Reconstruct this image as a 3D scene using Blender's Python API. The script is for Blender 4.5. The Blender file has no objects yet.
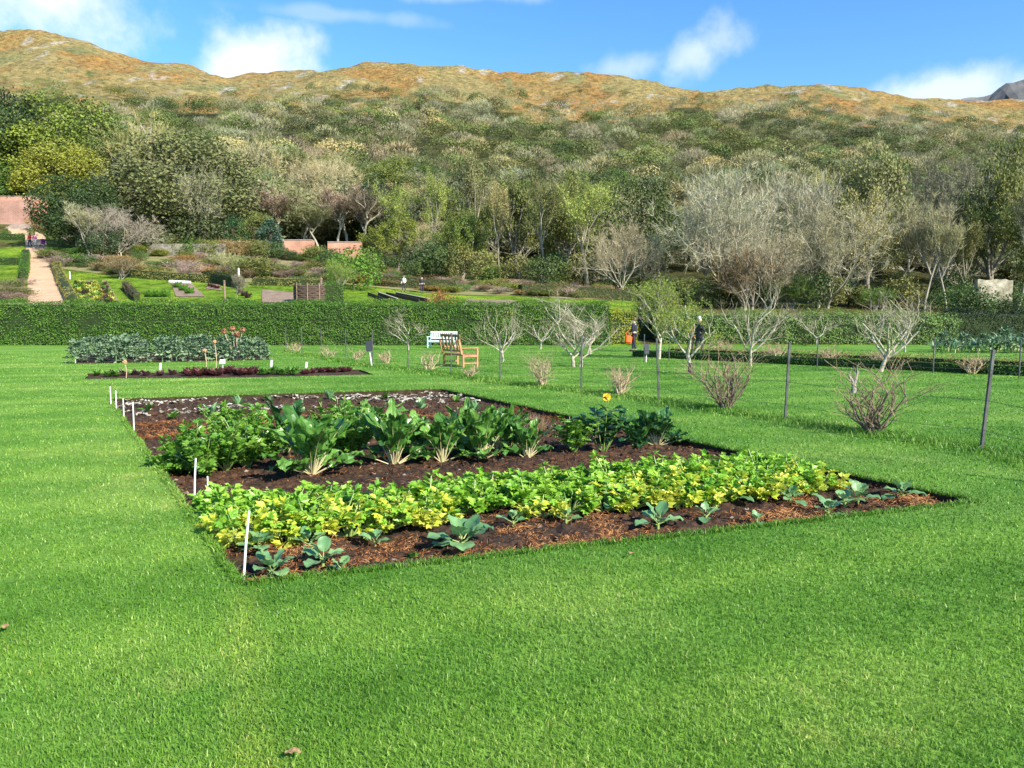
import bpy, math, random
import numpy as np
from mathutils import Vector, Matrix, noise, geometry

random.seed(11)
RNG = np.random.default_rng(11)
sc = bpy.context.scene
col = sc.collection
R = math.radians
PI = math.pi

# ------------------------------------------------------------------ camera
F, CX, CY, HOR, CAMZ = 773.0, 512.0, 384.0, 320.0, 1.6
PITCH = math.atan((CY - HOR) / F)
TP, CP = math.tan(PITCH), math.cos(PITCH)
cam = bpy.data.cameras.new('camera')
cam.sensor_width = 36
cam.lens = 36 * F / 1024
cam.clip_start = 0.05
cam.clip_end = 9000
camo = bpy.data.objects.new('camera', cam)
col.objects.link(camo)
camo.location = (0, 0, CAMZ)
camo.rotation_euler = (PI / 2 - PITCH, 0, 0)
sc.camera = camo


def slope(row):
    v = (row - CY) / F
    return (v + TP) / (1 - v * TP)          # drop per metre forward


def side(px, row):
    v = (row - CY) / F
    return (px - CX) / F / (CP * (1 - v * TP))


def G(px, row, z=0.0):
    """point of the level lawn seen at a pixel"""
    d = (CAMZ - z) / slope(row)
    return Vector((side(px, row) * d, d, z))


# ------------------------------------------------------------------ terrain
PXK = np.array([-700, 0, 250, 500, 750, 1024, 1700.])
DK = np.array([49, 60, 75, 98, 115, 150, 200, 260, 330, 400, 450.])
ROWS = np.array([
    [345, 308, 282, 247, 225, 208, 168, 124, 90, 56, 38],
    [345, 308, 282, 247, 225, 208, 168, 124, 90, 56, 38],
    [345, 310, 288, 262, 250, 220, 178, 138, 108, 84, 72],
    [345, 313, 300, 284, 275, 242, 197, 157, 120, 93, 77],
    [345, 331, 318, 301, 290, 252, 207, 167, 127, 101, 87],
    [345, 337, 324, 308, 299, 267, 227, 187, 147, 118, 104],
    [345, 337, 324, 308, 299, 267, 227, 187, 147, 118, 106.]])
ZK = np.array([[CAMZ - slope(r) * d for r, d in zip(row, DK)] for row in ROWS])
ZK[:, 0] = 0.0
SKP = np.array([-700, 0, 60, 100, 130, 160, 200, 235, 270, 330, 385, 420, 500, 600, 700, 760, 820, 860, 900, 960, 1024, 1700.])
SKR = np.array([38, 36, 37, 42, 54, 60, 66, 77, 73, 66, 65, 70, 76, 77, 88, 89, 86, 91, 96, 101, 104, 110.])


def Hs(x, y):
    """smooth terrain height, arrays ok"""
    x = np.asarray(x, float); y = np.asarray(y, float)
    yy = np.clip(y, 49, 450)
    px = CX + F * x / np.maximum(y, 20) * 1.0
    pc = np.clip(px, PXK[0], PXK[-1])
    i = np.clip(np.searchsorted(PXK, pc) - 1, 0, len(PXK) - 2)
    j = np.clip(np.searchsorted(DK, yy) - 1, 0, len(DK) - 2)
    a = (pc - PXK[i]) / (PXK[i + 1] - PXK[i])
    a = a * a * (3 - 2 * a)
    b = (yy - DK[j]) / (DK[j + 1] - DK[j])
    z = (ZK[i, j] * (1 - a) + ZK[i + 1, j] * a) * (1 - b) + (ZK[i, j + 1] * (1 - a) + ZK[i + 1, j + 1] * a) * b
    # ridge line refinement
    w = np.clip((yy - 300) / 150, 0, 1) ** 2
    base = np.interp(pc, PXK, ROWS[:, -1])
    want = np.interp(pc, SKP, SKR)
    z = z + w * (base - want) / F * 450
    beyond = np.clip((y - 450) / 250, 0, None)
    z = z - 60 * np.minimum(beyond, 1) ** 1.3 * 1.0
    return np.where(y < 49, 0.0, z)


def fbm(x, y, s, o=4, seed=0.0):
    return noise.fractal(Vector((x / s + seed, y / s - seed, seed * 1.7)), 0.9, 2.1, o)


def H(x, y):
    z = float(Hs(x, y))
    if y > 125:
        w = min(1, (y - 125) / 160)
        z += w * (3.5 * fbm(x, y, 70, 4, 3.1) + 1.6 * fbm(x, y, 22, 3, 7.7))
        if y > 300:
            w2 = min(1, (y - 300) / 100)
            z += w2 * 1.5 * abs(fbm(x, y, 13, 5, 1.3))
    return z


def hit(px, row):
    """point where the ray through a pixel meets the terrain beyond the hedge"""
    s, k = side(px, row), slope(row)
    y = 49.0
    while y < 460:
        if CAMZ - k * y <= H(s * y, y):
            break
        y += 0.5
    lo, hi = y - 0.5, y
    for _ in range(12):
        m = (lo + hi) / 2
        if CAMZ - k * m <= H(s * m, m): hi = m
        else: lo = m
    return Vector((s * hi, hi, H(s * hi, hi)))


def at_depth(px, d):
    """terrain point at forward distance d in the column px"""
    x = (px - CX) / F * d
    for _ in range(4):
        z = H(x, d)
        dep = (CAMZ - z) / d
        v = (dep - TP) / (1 + dep * TP)
        x = (px - CX) / F / (CP * (1 - v * TP)) * d
    return Vector((x, d, H(x, d)))


def z_at(row, d):
    return CAMZ - slope(row) * d


def row_of(z, d):
    dep = (CAMZ - z) / d
    return CY + F * (dep - TP) / (1 + dep * TP)


# ------------------------------------------------------------------ mesh helpers
class Geo:
    def __init__(self):
        self.V, self.n, self.P = [], 0, []      # P: (faces array k-wide, values, matidx)

    def add(self, verts, faces, val=0.5, mi=0):
        verts = np.asarray(verts, float).reshape(-1, 3)
        faces = np.asarray(faces, int)
        if faces.ndim == 1: faces = faces[None]
        val = np.broadcast_to(np.asarray(val, float), (len(faces),)).copy()
        self.P.append((faces + self.n, val, np.full(len(faces), mi)))
        self.V.append(verts); self.n += len(verts)
        return self

    def mesh(self, name, mats, smooth=False, tint=None):
        V = np.concatenate(self.V) if self.V else np.zeros((0, 3))
        me = bpy.data.meshes.new(name)
        me.vertices.add(len(V)); me.vertices.foreach_set('co', V.ravel())
        lens = np.concatenate([np.full(len(f), f.shape[1]) for f, _, _ in self.P])
        loops = np.concatenate([f.ravel() for f, _, _ in self.P])
        st = np.concatenate([[0], np.cumsum(lens)[:-1]])
        me.loops.add(len(loops)); me.loops.foreach_set('vertex_index', loops.astype(np.int32))
        me.polygons.add(len(lens))
        me.polygons.foreach_set('loop_start', st.astype(np.int32))
        me.polygons.foreach_set('material_index', np.concatenate([m for _, _, m in self.P]).astype(np.int32))
        me.polygons.foreach_set('use_smooth', np.full(len(lens), smooth))
        me.update(calc_edges=True)
        a = me.attributes.new('v', 'FLOAT', 'FACE')
        a.data.foreach_set('value', np.concatenate([v for _, v, _ in self.P]).astype(np.float32))
        if tint is not None:
            t = me.attributes.new('tint', 'FLOAT_COLOR', 'POINT')
            t.data.foreach_set('color', np.asarray(tint, np.float32).ravel())
        for m in (mats if isinstance(mats, (list, tuple)) else [mats]):
            me.materials.append(m)
        return me

    def obj(self, name, mats, parent=None, loc=None, smooth=False, **k):
        return link(name, self.mesh(name, mats, smooth, **k), parent, loc)


def link(name, data, parent=None, loc=None):
    o = bpy.data.objects.new(name, data)
    col.objects.link(o)
    if parent: o.parent = parent
    if loc is not None: o.location = loc
    return o


def empty(name, loc=(0, 0, 0), rz=0.0, sc_=1.0):
    o = bpy.data.objects.new(name, None)
    o.empty_display_size = 0.1
    col.objects.link(o)
    o.location = loc
    o.rotation_euler = (0, 0, rz)
    o.scale = (sc_,) * 3 if not isinstance(sc_, (tuple, list)) else sc_
    return o


def tag(o, label, cat, group=None):
    o['label'] = label; o['category'] = cat
    if group: o['group'] = group
    return o


def kind(o, k):
    o['kind'] = k
    return o


def unit(a):
    a = np.asarray(a, float)
    return a / np.maximum(np.linalg.norm(a, axis=-1, keepdims=True), 1e-9)


def rand_dirs(n, rng=None):
    return unit((rng or RNG).normal(size=(n, 3)))


def leaves(g, c, d, nrm, L, W, val=None, fold=0.0, mi=0):
    """n folded rhombic leaves: base c, direction d, facing nrm"""
    n = len(c)
    d = unit(d); s = unit(np.cross(d, nrm)); nn = np.cross(s, d)
    L = np.broadcast_to(L, (n,))[:, None]; W = np.broadcast_to(W, (n,))[:, None]
    p0 = c; p2 = c + d * L
    m = c + d * L * 0.5 + nn * L * fold
    V = np.stack([p0, m + s * W / 2, p2, m - s * W / 2], 1).reshape(-1, 3)
    Fc = np.arange(4 * n).reshape(n, 4)
    g.add(V, Fc, RNG.random(n) if val is None else val, mi)


def tube(g, pts, rad, sides=5, val=0.5, mi=0, cap=False):
    pts = np.asarray(pts, float); k = len(pts)
    rad = np.broadcast_to(np.asarray(rad, float), (k,))
    t = unit(np.gradient(pts, axis=0))
    ref = np.array([0.13, 0.31, 0.94]) if abs(t[0][2]) < 0.9 else np.array([1., 0.1, 0])
    a = unit(np.cross(t, ref)); b = np.cross(t, a)
    ang = np.arange(sides) * 2 * PI / sides
    V = pts[:, None] + rad[:, None, None] * (a[:, None] * np.cos(ang)[None, :, None] + b[:, None] * np.sin(ang)[None, :, None])
    i = np.arange(k - 1)[:, None] * sides; j = np.arange(sides)[None]; j2 = (j + 1) % sides
    Q = np.stack([i + j, i + j2, i + sides + j2, i + sides + j], -1).reshape(-1, 4)
    g.add(V.reshape(-1, 3), Q, val, mi)
    if cap:
        for e, rev in ((0, True), (k - 1, False)):
            f = list(range(sides))
            if rev: f = f[::-1]
            g.add(V[e], [f], val, mi)


def box(g, c, s, rot=None, val=0.5, mi=0, bev=0.0):
    x, y, z = [v / 2 for v in s]
    if bev <= 0:
        V = np.array([[i * x, j * y, k * z] for k in (-1, 1) for j in (-1, 1) for i in (-1, 1)])
        Q = [[0, 2, 3, 1], [4, 5, 7, 6], [0, 1, 5, 4], [2, 6, 7, 3], [0, 4, 6, 2], [1, 3, 7, 5]]
    else:
        b = min(bev, x * .9, y * .9, z * .9)
        rings = []
        for (zz, ins) in ((-z, b), (-z + b, 0), (z - b, 0), (z, b)):
            X, Y = x - ins, y - ins
            cc = b * (0.5 if ins == 0 else 0.5)
            rings.append([[-X + cc, -Y, zz], [X - cc, -Y, zz], [X, -Y + cc, zz], [X, Y - cc, zz], [X - cc, Y, zz], [-X + cc, Y, zz], [-X, Y - cc, zz], [-X, -Y + cc, zz]])
        V = np.array(rings).reshape(-1, 3)
        for r in range(3):
            Q = [[r * 8 + i, r * 8 + (i + 1) % 8, r * 8 + 8 + (i + 1) % 8, r * 8 + 8 + i] for i in range(8)]
            W = V if rot is None else V @ np.array(rot).T
            if r == 0: base = g.n; g.add(W + np.array(c), Q, val, mi)
            else:
                g.P.append((np.array(Q) + base, np.full(8, float(val)), np.full(8, mi)))
        g.P.append((np.array([[7, 6, 5, 4, 3, 2, 1, 0], [24, 25, 26, 27, 28, 29, 30, 31]]) + base, np.full(2, float(val)), np.full(2, mi)))
        return
    if rot is not None: V = V @ np.array(rot).T
    g.add(V + np.array(c), Q, val, mi)


def rotm(rx=0, ry=0, rz=0):
    return np.array(Matrix.Rotation(rz, 3, 'Z') @ Matrix.Rotation(ry, 3, 'Y') @ Matrix.Rotation(rx, 3, 'X'))


def inside(P, poly):
    x, y = P[:, 0], P[:, 1]
    r = np.zeros(len(P), bool)
    n = len(poly)
    for i in range(n):
        x0, y0 = poly[i][0], poly[i][1]; x1, y1 = poly[(i + 1) % n][0], poly[(i + 1) % n][1]
        c = ((y0 > y) != (y1 > y)) & (x < (x1 - x0) * (y - y0) / (y1 - y0 + 1e-12) + x0)
        r ^= c
    return r


# ------------------------------------------------------------------ materials
def new_mat(name):
    m = bpy.data.materials.new(name); m.use_nodes = True
    nt = m.node_tree
    for n in list(nt.nodes): nt.nodes.remove(n)
    return m, nt, nt.nodes.new('ShaderNodeOutputMaterial')


def ramp(nt, stops, fac=None):
    r = nt.nodes.new('ShaderNodeValToRGB')
    e = r.color_ramp.elements
    while len(e) < len(stops): e.new(0.5)
    for k, (p, c) in enumerate(stops):
        e[k].position = p; e[k].color = (*c, 1)
    if fac is not None: nt.links.new(fac, r.inputs[0])
    return r


def tex(nt, scale, detail=4, rough=0.6, coord='Object', vec=None, kind_='noise', dist=0.0):
    tc = nt.nodes.new('ShaderNodeTexCoord') if vec is None else None
    n = nt.nodes.new('ShaderNodeTexNoise' if kind_ == 'noise' else 'ShaderNodeTexVoronoi')
    n.inputs['Scale'].default_value = scale
    if kind_ == 'noise':
        n.inputs['Detail'].default_value = detail; n.inputs['Roughness'].default_value = rough
        n.inputs['Distortion'].default_value = dist
    nt.links.new(tc.outputs[coord] if vec is None else vec, n.inputs['Vector'])
    return n


def mixc(nt, a, b, fac, mode='MIX'):
    m = nt.nodes.new('ShaderNodeMix'); m.data_type = 'RGBA'; m.blend_type = mode
    for v, s in ((a, m.inputs[6]), (b, m.inputs[7])):
        if isinstance(v, tuple): s.default_value = (*v, 1)
        else: nt.links.new(v, s)
    if isinstance(fac, (int, float)): m.inputs[0].default_value = fac
    else: nt.links.new(fac, m.inputs[0])
    return m.outputs[2]


def surf(name, stops, scale=5, rough=0.8, bump=0.0, bscale=None, coord='Object', detail=5, spec=0.3, two=None, metal=0.0):
    """noise coloured surface; two=(scale, stops) multiplies a second, larger noise"""
    m, nt, out = new_mat(name)
    b = nt.nodes.new('ShaderNodeBsdfPrincipled')
    b.inputs['Roughness'].default_value = rough
    b.inputs['Specular IOR Level'].default_value = spec
    b.inputs['Metallic'].default_value = metal
    n = tex(nt, scale, detail, coord=coord)
    c = ramp(nt, stops, n.outputs[0]).outputs[0]
    if two:
        n2 = tex(nt, two[0], 3, coord=coord)
        c = mixc(nt, c, ramp(nt, two[1], n2.outputs[0]).outputs[0], 1.0, 'MULTIPLY')
    nt.links.new(c, b.inputs['Base Color'])
    if bump:
        n3 = tex(nt, bscale or scale * 3, 6, coord=coord)
        bp = nt.nodes.new('ShaderNodeBump'); bp.inputs['Strength'].default_value = bump
        bp.inputs['Distance'].default_value = 0.02
        nt.links.new(n3.outputs[0], bp.inputs['Height']); nt.links.new(bp.outputs[0], b.inputs['Normal'])
    nt.links.new(b.outputs[0], out.inputs[0])
    return m


def leafmat(name, stops, transl=0.35, rough=0.5, objcol=False, tint=False, spec=0.35, world=None):
    m, nt, out = new_mat(name)
    at = nt.nodes.new('ShaderNodeAttribute'); at.attribute_name = 'v'
    c = ramp(nt, stops, at.outputs['Fac']).outputs[0]
    if objcol:
        oi = nt.nodes.new('ShaderNodeObjectInfo')
        c = mixc(nt, c, oi.outputs['Color'], 1.0, 'MULTIPLY')
    if tint:
        a2 = nt.nodes.new('ShaderNodeAttribute'); a2.attribute_name = 'tint'
        c = mixc(nt, c, a2.outputs['Color'], 1.0, 'MULTIPLY')
    if world:
        g = nt.nodes.new('ShaderNodeNewGeometry')
        n = tex(nt, world[0], 4, vec=g.outputs['Position'])
        c = mixc(nt, c, ramp(nt, world[1], n.outputs[0]).outputs[0], 1.0, 'MULTIPLY')
    b = nt.nodes.new('ShaderNodeBsdfPrincipled')
    b.inputs['Roughness'].default_value = rough
    b.inputs['Specular IOR Level'].default_value = spec
    nt.links.new(c, b.inputs['Base Color'])
    t = nt.nodes.new('ShaderNodeBsdfTranslucent'); nt.links.new(c, t.inputs[0])
    mx = nt.nodes.new('ShaderNodeMixShader'); mx.inputs[0].default_value = transl
    nt.links.new(b.outputs[0], mx.inputs[1]); nt.links.new(t.outputs[0], mx.inputs[2])
    nt.links.new(mx.outputs[0], out.inputs[0])
    return m


def plain(name, c, rough=0.6, metal=0.0, spec=0.4, var=0.12, scale=12):
    d = tuple(v * (1 - var) for v in c); l = tuple(min(1, v * (1 + var)) for v in c)
    return surf(name, [(0.3, d), (0.7, l)], scale, rough, 0.15, None, spec=spec, metal=metal)


M = {}
M['crown'] = leafmat('tree_foliage', [(0, (0.55, 0.55, 0.55)), (0.5, (1, 1, 1)), (1, (1.55, 1.45, 1.25))], 0.25, 0.6, objcol=True)
M['wood'] = leafmat('woodland_foliage', [(0, (0.5, 0.5, 0.5)), (0.5, (0.92, 0.92, 0.9)), (1, (1.4, 1.3, 1.1))], 0.2, 0.65, tint=True)
M['bark'] = surf('pale_bark', [(0.3, (0.16, 0.14, 0.11)), (0.55, (0.30, 0.27, 0.22)), (0.75, (0.42, 0.39, 0.33))], 3, 0.85, 0.5)
M['darkbark'] = surf('dark_bark', [(0.3, (0.05, 0.04, 0.03)), (0.7, (0.14, 0.12, 0.09))], 3, 0.9, 0.5)
M['whitebark'] = surf('white_lichen_bark', [(0.3, (0.15, 0.13, 0.09)), (0.5, (0.36, 0.33, 0.25)), (0.7, (0.60, 0.56, 0.45))], 9, 0.85, 0.5)
M['hedge'] = leafmat('hedge_leaves', [(0, (0.04, 0.11, 0.014)), (0.45, (0.085, 0.20, 0.024)), (0.85, (0.15, 0.28, 0.04)), (1, (0.28, 0.33, 0.07))], 0.25, 0.45,
                     world=(0.35, [(0.3, (0.8, 0.85, 0.8)), (0.55, (1, 1, 1)), (0.72, (1.5, 1.2, 0.9))]))
M['hedgecore'] = surf('hedge_twigs', [(0.3, (0.012, 0.025, 0.006)), (0.7, (0.03, 0.05, 0.012))], 5, 0.9, 0.6)
M['wire'] = plain('fence_wire', (0.12, 0.12, 0.12), 0.5, 0.6)

# ------------------------------------------------------------------ world and sun
SUN_AZ = math.atan2(0.72, -0.69)      # compass style: x = sin, y = cos
SUN_EL = R(34)
w = bpy.data.worlds.new('World'); sc.world = w; w.use_nodes = True
wn = w.node_tree
for n in list(wn.nodes): wn.nodes.remove(n)
wo = wn.nodes.new('ShaderNodeOutputWorld'); bg = wn.nodes.new('ShaderNodeBackground')
sky = wn.nodes.new('ShaderNodeTexSky'); sky.sky_type = 'NISHITA'; sky.sun_disc = False
sky.sun_elevation = SUN_EL; sky.sun_rotation = SUN_AZ
sky.air_density = 1.0; sky.dust_density = 0.15; sky.ozone_density = 2.5; sky.altitude = 100
bg.inputs[1].default_value = 0.10
hs = wn.nodes.new('ShaderNodeHueSaturation'); hs.inputs['Saturation'].default_value = 1.27; hs.inputs['Value'].default_value = 1.34
wn.links.new(sky.outputs[0], hs.inputs['Color'])
tc = wn.nodes.new('ShaderNodeTexCoord')
nz = wn.nodes.new('ShaderNodeTexNoise'); nz.inputs['Scale'].default_value = 14; nz.inputs['Detail'].default_value = 9; nz.inputs['Roughness'].default_value = 0.55
wn.links.new(tc.outputs['Generated'], nz.inputs['Vector'])


def wmath(op, a, b=None, c=None):
    n = wn.nodes.new('ShaderNodeMath'); n.operation = op
    for i, v in enumerate((a, b, c)):
        if v is None: continue
        if isinstance(v, (int, float)): n.inputs[i].default_value = v
        else: wn.links.new(v, n.inputs[i])
    return n.outputs[0]


def wdot(vec):
    n = wn.nodes.new('ShaderNodeVectorMath'); n.operation = 'DOT_PRODUCT'
    wn.links.new(tc.outputs['Generated'], n.inputs[0]); n.inputs[1].default_value = vec
    return n.outputs['Value']


mask = None
CLOUDS = [(40, 0, 130, 58, 0.95, 0), (262, 66, 66, 52, 1.0, 0), (696, 52, 58, 27, 0.62, 0.4), (632, 66, 62, 22, 0.45, 0.1),
          (945, 92, 85, 26, 0.8, 0.05), (470, -6, 90, 10, 0.4, 0), (330, 14, 110, 9, 0.25, 0)]
for (px, row, sx, sy, op, tilt) in CLOUDS:
    c = unit(np.array([side(px, row), 1.0, -slope(row)]))
    r_ = unit(np.cross(c, [0, 0, 1.0])); u_ = np.cross(r_, c)
    r2 = r_ * math.cos(tilt) + u_ * math.sin(tilt); u2 = -r_ * math.sin(tilt) + u_ * math.cos(tilt)
    a = wmath('DIVIDE', wdot(tuple(r2)), sx / F); b = wmath('DIVIDE', wdot(tuple(u2)), sy / F)
    q = wmath('SQRT', wmath('ADD', wmath('MULTIPLY', a, a), wmath('MULTIPLY', b, b)))
    q = wmath('ADD', q, wmath('MULTIPLY', wmath('SUBTRACT', nz.outputs[0], 0.5), 1.9))
    front = wmath('GREATER_THAN', wdot(tuple(c)), 0.5)
    mr = wn.nodes.new('ShaderNodeMapRange'); mr.interpolation_type = 'SMOOTHSTEP'
    wn.links.new(q, mr.inputs[0]); mr.inputs[1].default_value = 1.0; mr.inputs[2].default_value = 0.15
    mr.inputs[3].default_value = 0; mr.inputs[4].default_value = op
    mk = wmath('MULTIPLY', mr.outputs[0], front)
    mask = mk if mask is None else wmath('MAXIMUM', mask, mk)
wm = wn.nodes.new('ShaderNodeMix'); wm.data_type = 'RGBA'
wn.links.new(mask, wm.inputs[0]); wn.links.new(hs.outputs[0], wm.inputs[6]); wm.inputs[7].default_value = (5.6, 6.1, 6.8, 1)
wn.links.new(wm.outputs[2], bg.inputs[0]); wn.links.new(bg.outputs[0], wo.inputs[0])

sl = bpy.data.lights.new('sun', 'SUN'); sl.energy = 5.0; sl.angle = R(0.53); sl.color = (1.0, 0.93, 0.79)
so = bpy.data.objects.new('sun', sl); col.objects.link(so)
sd = Vector((math.sin(SUN_AZ) * math.cos(SUN_EL), math.cos(SUN_AZ) * math.cos(SUN_EL), math.sin(SUN_EL)))
so.rotation_euler = sd.to_track_quat('Z', 'Y').to_euler()
so.location = (20, -10, 30)
sc.view_settings.view_transform = 'Standard'
sc.view_settings.look = 'None'
sc.view_settings.gamma = 1
sc.view_settings.exposure = 0.96
sc.cycles.max_bounces = 6
sc.cycles.diffuse_bounces = 3
sc.cycles.transmission_bounces = 4

# ------------------------------------------------------------------ ground sheets
m_ground = surf('rough_ground', [(0.3, (0.05, 0.08, 0.02)), (0.7, (0.10, 0.14, 0.04))], 0.2, 0.95)
g = Geo()
g.add([[-4000, -1500, -0.3], [4000, -1500, -0.3], [4000, 5000, -0.3], [-4000, 5000, -0.3]], [0, 1, 2, 3])
kind(g.obj('ground', m_ground), 'structure')

UPR = lambda px: float(np.interp(px, [-700, 0, 60, 120, 200, 300, 400, 500, 560, 650, 700, 800, 900, 1024, 1700], [92, 92, 84, 90, 96, 88, 92, 98, 106, 102, 95, 100, 109, 117, 120]))
# hillside
yk = np.concatenate([np.arange(49, 125, 1.0), np.arange(125, 300, 2.5), np.arange(300, 480, 3.0), np.arange(480, 760, 20.0)])
tk = np.linspace(-1.25, 1.25, 380)
V = np.zeros((len(yk), len(tk), 3)); TI = np.ones((len(yk), len(tk), 4))
for i, y in enumerate(yk):
    for j, t in enumerate(tk):
        x = t * y
        z = H(x, y)
        V[i, j] = (x, y, z if y > 49 else -0.02)
        # real ground cover: 0 garden turf, 1 woodland floor, 2 moor grass
        if y < 110: c = (0.115, 0.235, 0.028)
        px = CX + F * t
        if y < 84 + 10 * fbm(x, y, 12, 2, 4.0) + (12 if px < 420 else 0) - (32 if px > 640 else 0):
            k = 0.5 + 0.5 * fbm(x, y, 9, 3, 2.0)
            c = (0.15 + 0.08 * k, 0.30 + 0.05 * k, 0.03)
        elif y < 120:
            k = fbm(x, y, 5, 3, 5.0) - (0.15 if px > 620 else 0)
            c = (0.11, 0.15, 0.035) if k > 0 else (0.13, 0.12, 0.045)
        elif y < 250 or (row_of(z, y) > UPR(px) + 14 + 16 * fbm(x, y, 24, 3, 6.0)):
            c = (0.07, 0.075, 0.03)
        else:
            a_ = fbm(x, y * 0.45, 26, 5, 9.0); b_ = fbm(x, y, 45, 4, 4.0)
            c = np.array((0.28, 0.195, 0.075))
            def mx_(c, t_, k): k = min(1, max(0, k)); k = k * k * (3 - 2 * k); return c * (1 - k) + np.array(t_) * k
            c = mx_(c, (0.29, 0.175, 0.062), 0.3 - a_ * 2.2)
            c = mx_(c, (0.27, 0.22, 0.095), 0.3 + b_ * 2.4)
            c = mx_(c, (0.20, 0.195, 0.085), fbm(x, y * .5, 22, 5, 14.0) * 4 - 1.1)
            c = mx_(c, (0.36, 0.33, 0.28), fbm(x, y * .35, 9, 5, 21.0) * 5 - 2.4)
            c = tuple(c)
        TI[i, j] = (*c, 1)
ni, nj = len(yk), len(tk)
I = np.arange(ni - 1)[:, None] * nj + np.arange(nj - 1)[None]
Q = np.stack([I, I + 1, I + nj + 1, I + nj], -1).reshape(-1, 4)
m, nt, out = new_mat('hillside_cover')
b = nt.nodes.new('ShaderNodeBsdfPrincipled'); b.inputs['Roughness'].default_value = 0.95; b.inputs['Specular IOR Level'].default_value = 0.1
at = nt.nodes.new('ShaderNodeAttribute'); at.attribute_name = 'tint'
n1 = tex(nt, 0.35, 8, 0.7); n2 = tex(nt, 2.5, 4, 0.6)
c1 = mixc(nt, at.outputs['Color'], ramp(nt, [(0.36, (0.45, 0.5, 0.45)), (0.5, (1, 1, 1)), (0.64, (1.5, 1.4, 1.25))], n1.outputs[0]).outputs[0], 1.0, 'MULTIPLY')
c1 = mixc(nt, c1, ramp(nt, [(0.35, (0.72, 0.74, 0.7)), (0.6, (1.2, 1.18, 1.15))], n2.outputs[0]).outputs[0], 1.0, 'MULTIPLY')
nt.links.new(c1, b.inputs['Base Color'])
bp = nt.nodes.new('ShaderNodeBump'); bp.inputs['Strength'].default_value = 1.0; bp.inputs['Distance'].default_value = 2.5
nt.links.new(n1.outputs[0], bp.inputs['Height']); nt.links.new(bp.outputs[0], b.inputs['Normal'])
nt.links.new(b.outputs[0], out.inputs[0])
g = Geo(); g.add(V.reshape(-1, 3), Q)
kind(g.obj('hillside', m, smooth=True, tint=TI.reshape(-1, 4)), 'structure')

# distant grey mountain at the far right
m_rock = surf('mountain_rock', [(0.3, (0.05, 0.055, 0.06)), (0.55, (0.13, 0.13, 0.13)), (0.7, (0.26, 0.25, 0.23))], 0.012, 0.95, detail=9)
g = Geo()
us = np.linspace(905, 1500, 90); vs = np.linspace(0, 1, 26)
pts = []
top = np.interp(us, [905, 940, 965, 985, 1005, 1024, 1060, 1120, 1200, 1500], [108, 98, 92, 83, 74, 67, 55, 46, 55, 70])
for k, v in enumerate(vs):
    for u, r_ in zip(us, top):
        y = 1150 + 450 * v
        zt = z_at(r_, 1600) * (v ** 0.8) + 40 * noise.fractal(Vector((u / 22, v * 5, 2)), 0.8, 2.1, 6) * math.sin(PI * min(1, v * 1.0) * 0.92)
        pts.append(((u - CX) / F * 1600 * (0.9 + .1 * v) * 1.03, y, zt))
I = np.arange(len(vs) - 1)[:, None] * len(us) + np.arange(len(us) - 1)[None]
g.add(pts, np.stack([I, I + 1, I + len(us) + 1, I + len(us)], -1).reshape(-1, 4))
kind(g.obj('mountain', m_rock), 'structure')

# ------------------------------------------------------------------ lawn with cut beds
FL, FR = G(243, 584), G(978, 502)
BL, BR = G(110, 399), G(442, 389)


def jitter_edge(a, b, step=0.12, amp=0.015):
    a, b = Vector(a[:2]), Vector(b[:2]); n = max(2, int((b - a).length / step))
    d = (b - a).normalized(); p = Vector((-d.y, d.x))
    return [a + (b - a) * i / n + p * (random.uniform(-amp, amp) if i else 0) for i in range(n)]


def bed_outline(corners, step=0.12, amp=0.015):
    out = []
    for i in range(len(corners)):
        out += jitter_edge(corners[i], corners[(i + 1) % len(corners)], step, amp)
    return [(p.x, p.y) for p in out]


BED1 = bed_outline([FL, FR, BR, BL])
# second, narrow bed and third, kale bed
BED2 = bed_outline([G(85, 379), G(250, 377.5), G(374, 374.5), G(360, 369.5), G(240, 371.5), G(88, 373.5)], 0.3, 0.03)
BED3 = bed_outline([G(76, 364), G(272, 360), G(262, 352), G(80, 353)], 0.4, 0.04)
BEDS = [BED1, BED2, BED3]

m, nt, out = new_mat('lawn_turf')
b = nt.nodes.new('ShaderNodeBsdfPrincipled'); b.inputs['Roughness'].default_value = 0.85; b.inputs['Specular IOR Level'].default_value = 0.2
gp = nt.nodes.new('ShaderNodeNewGeometry')


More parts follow.
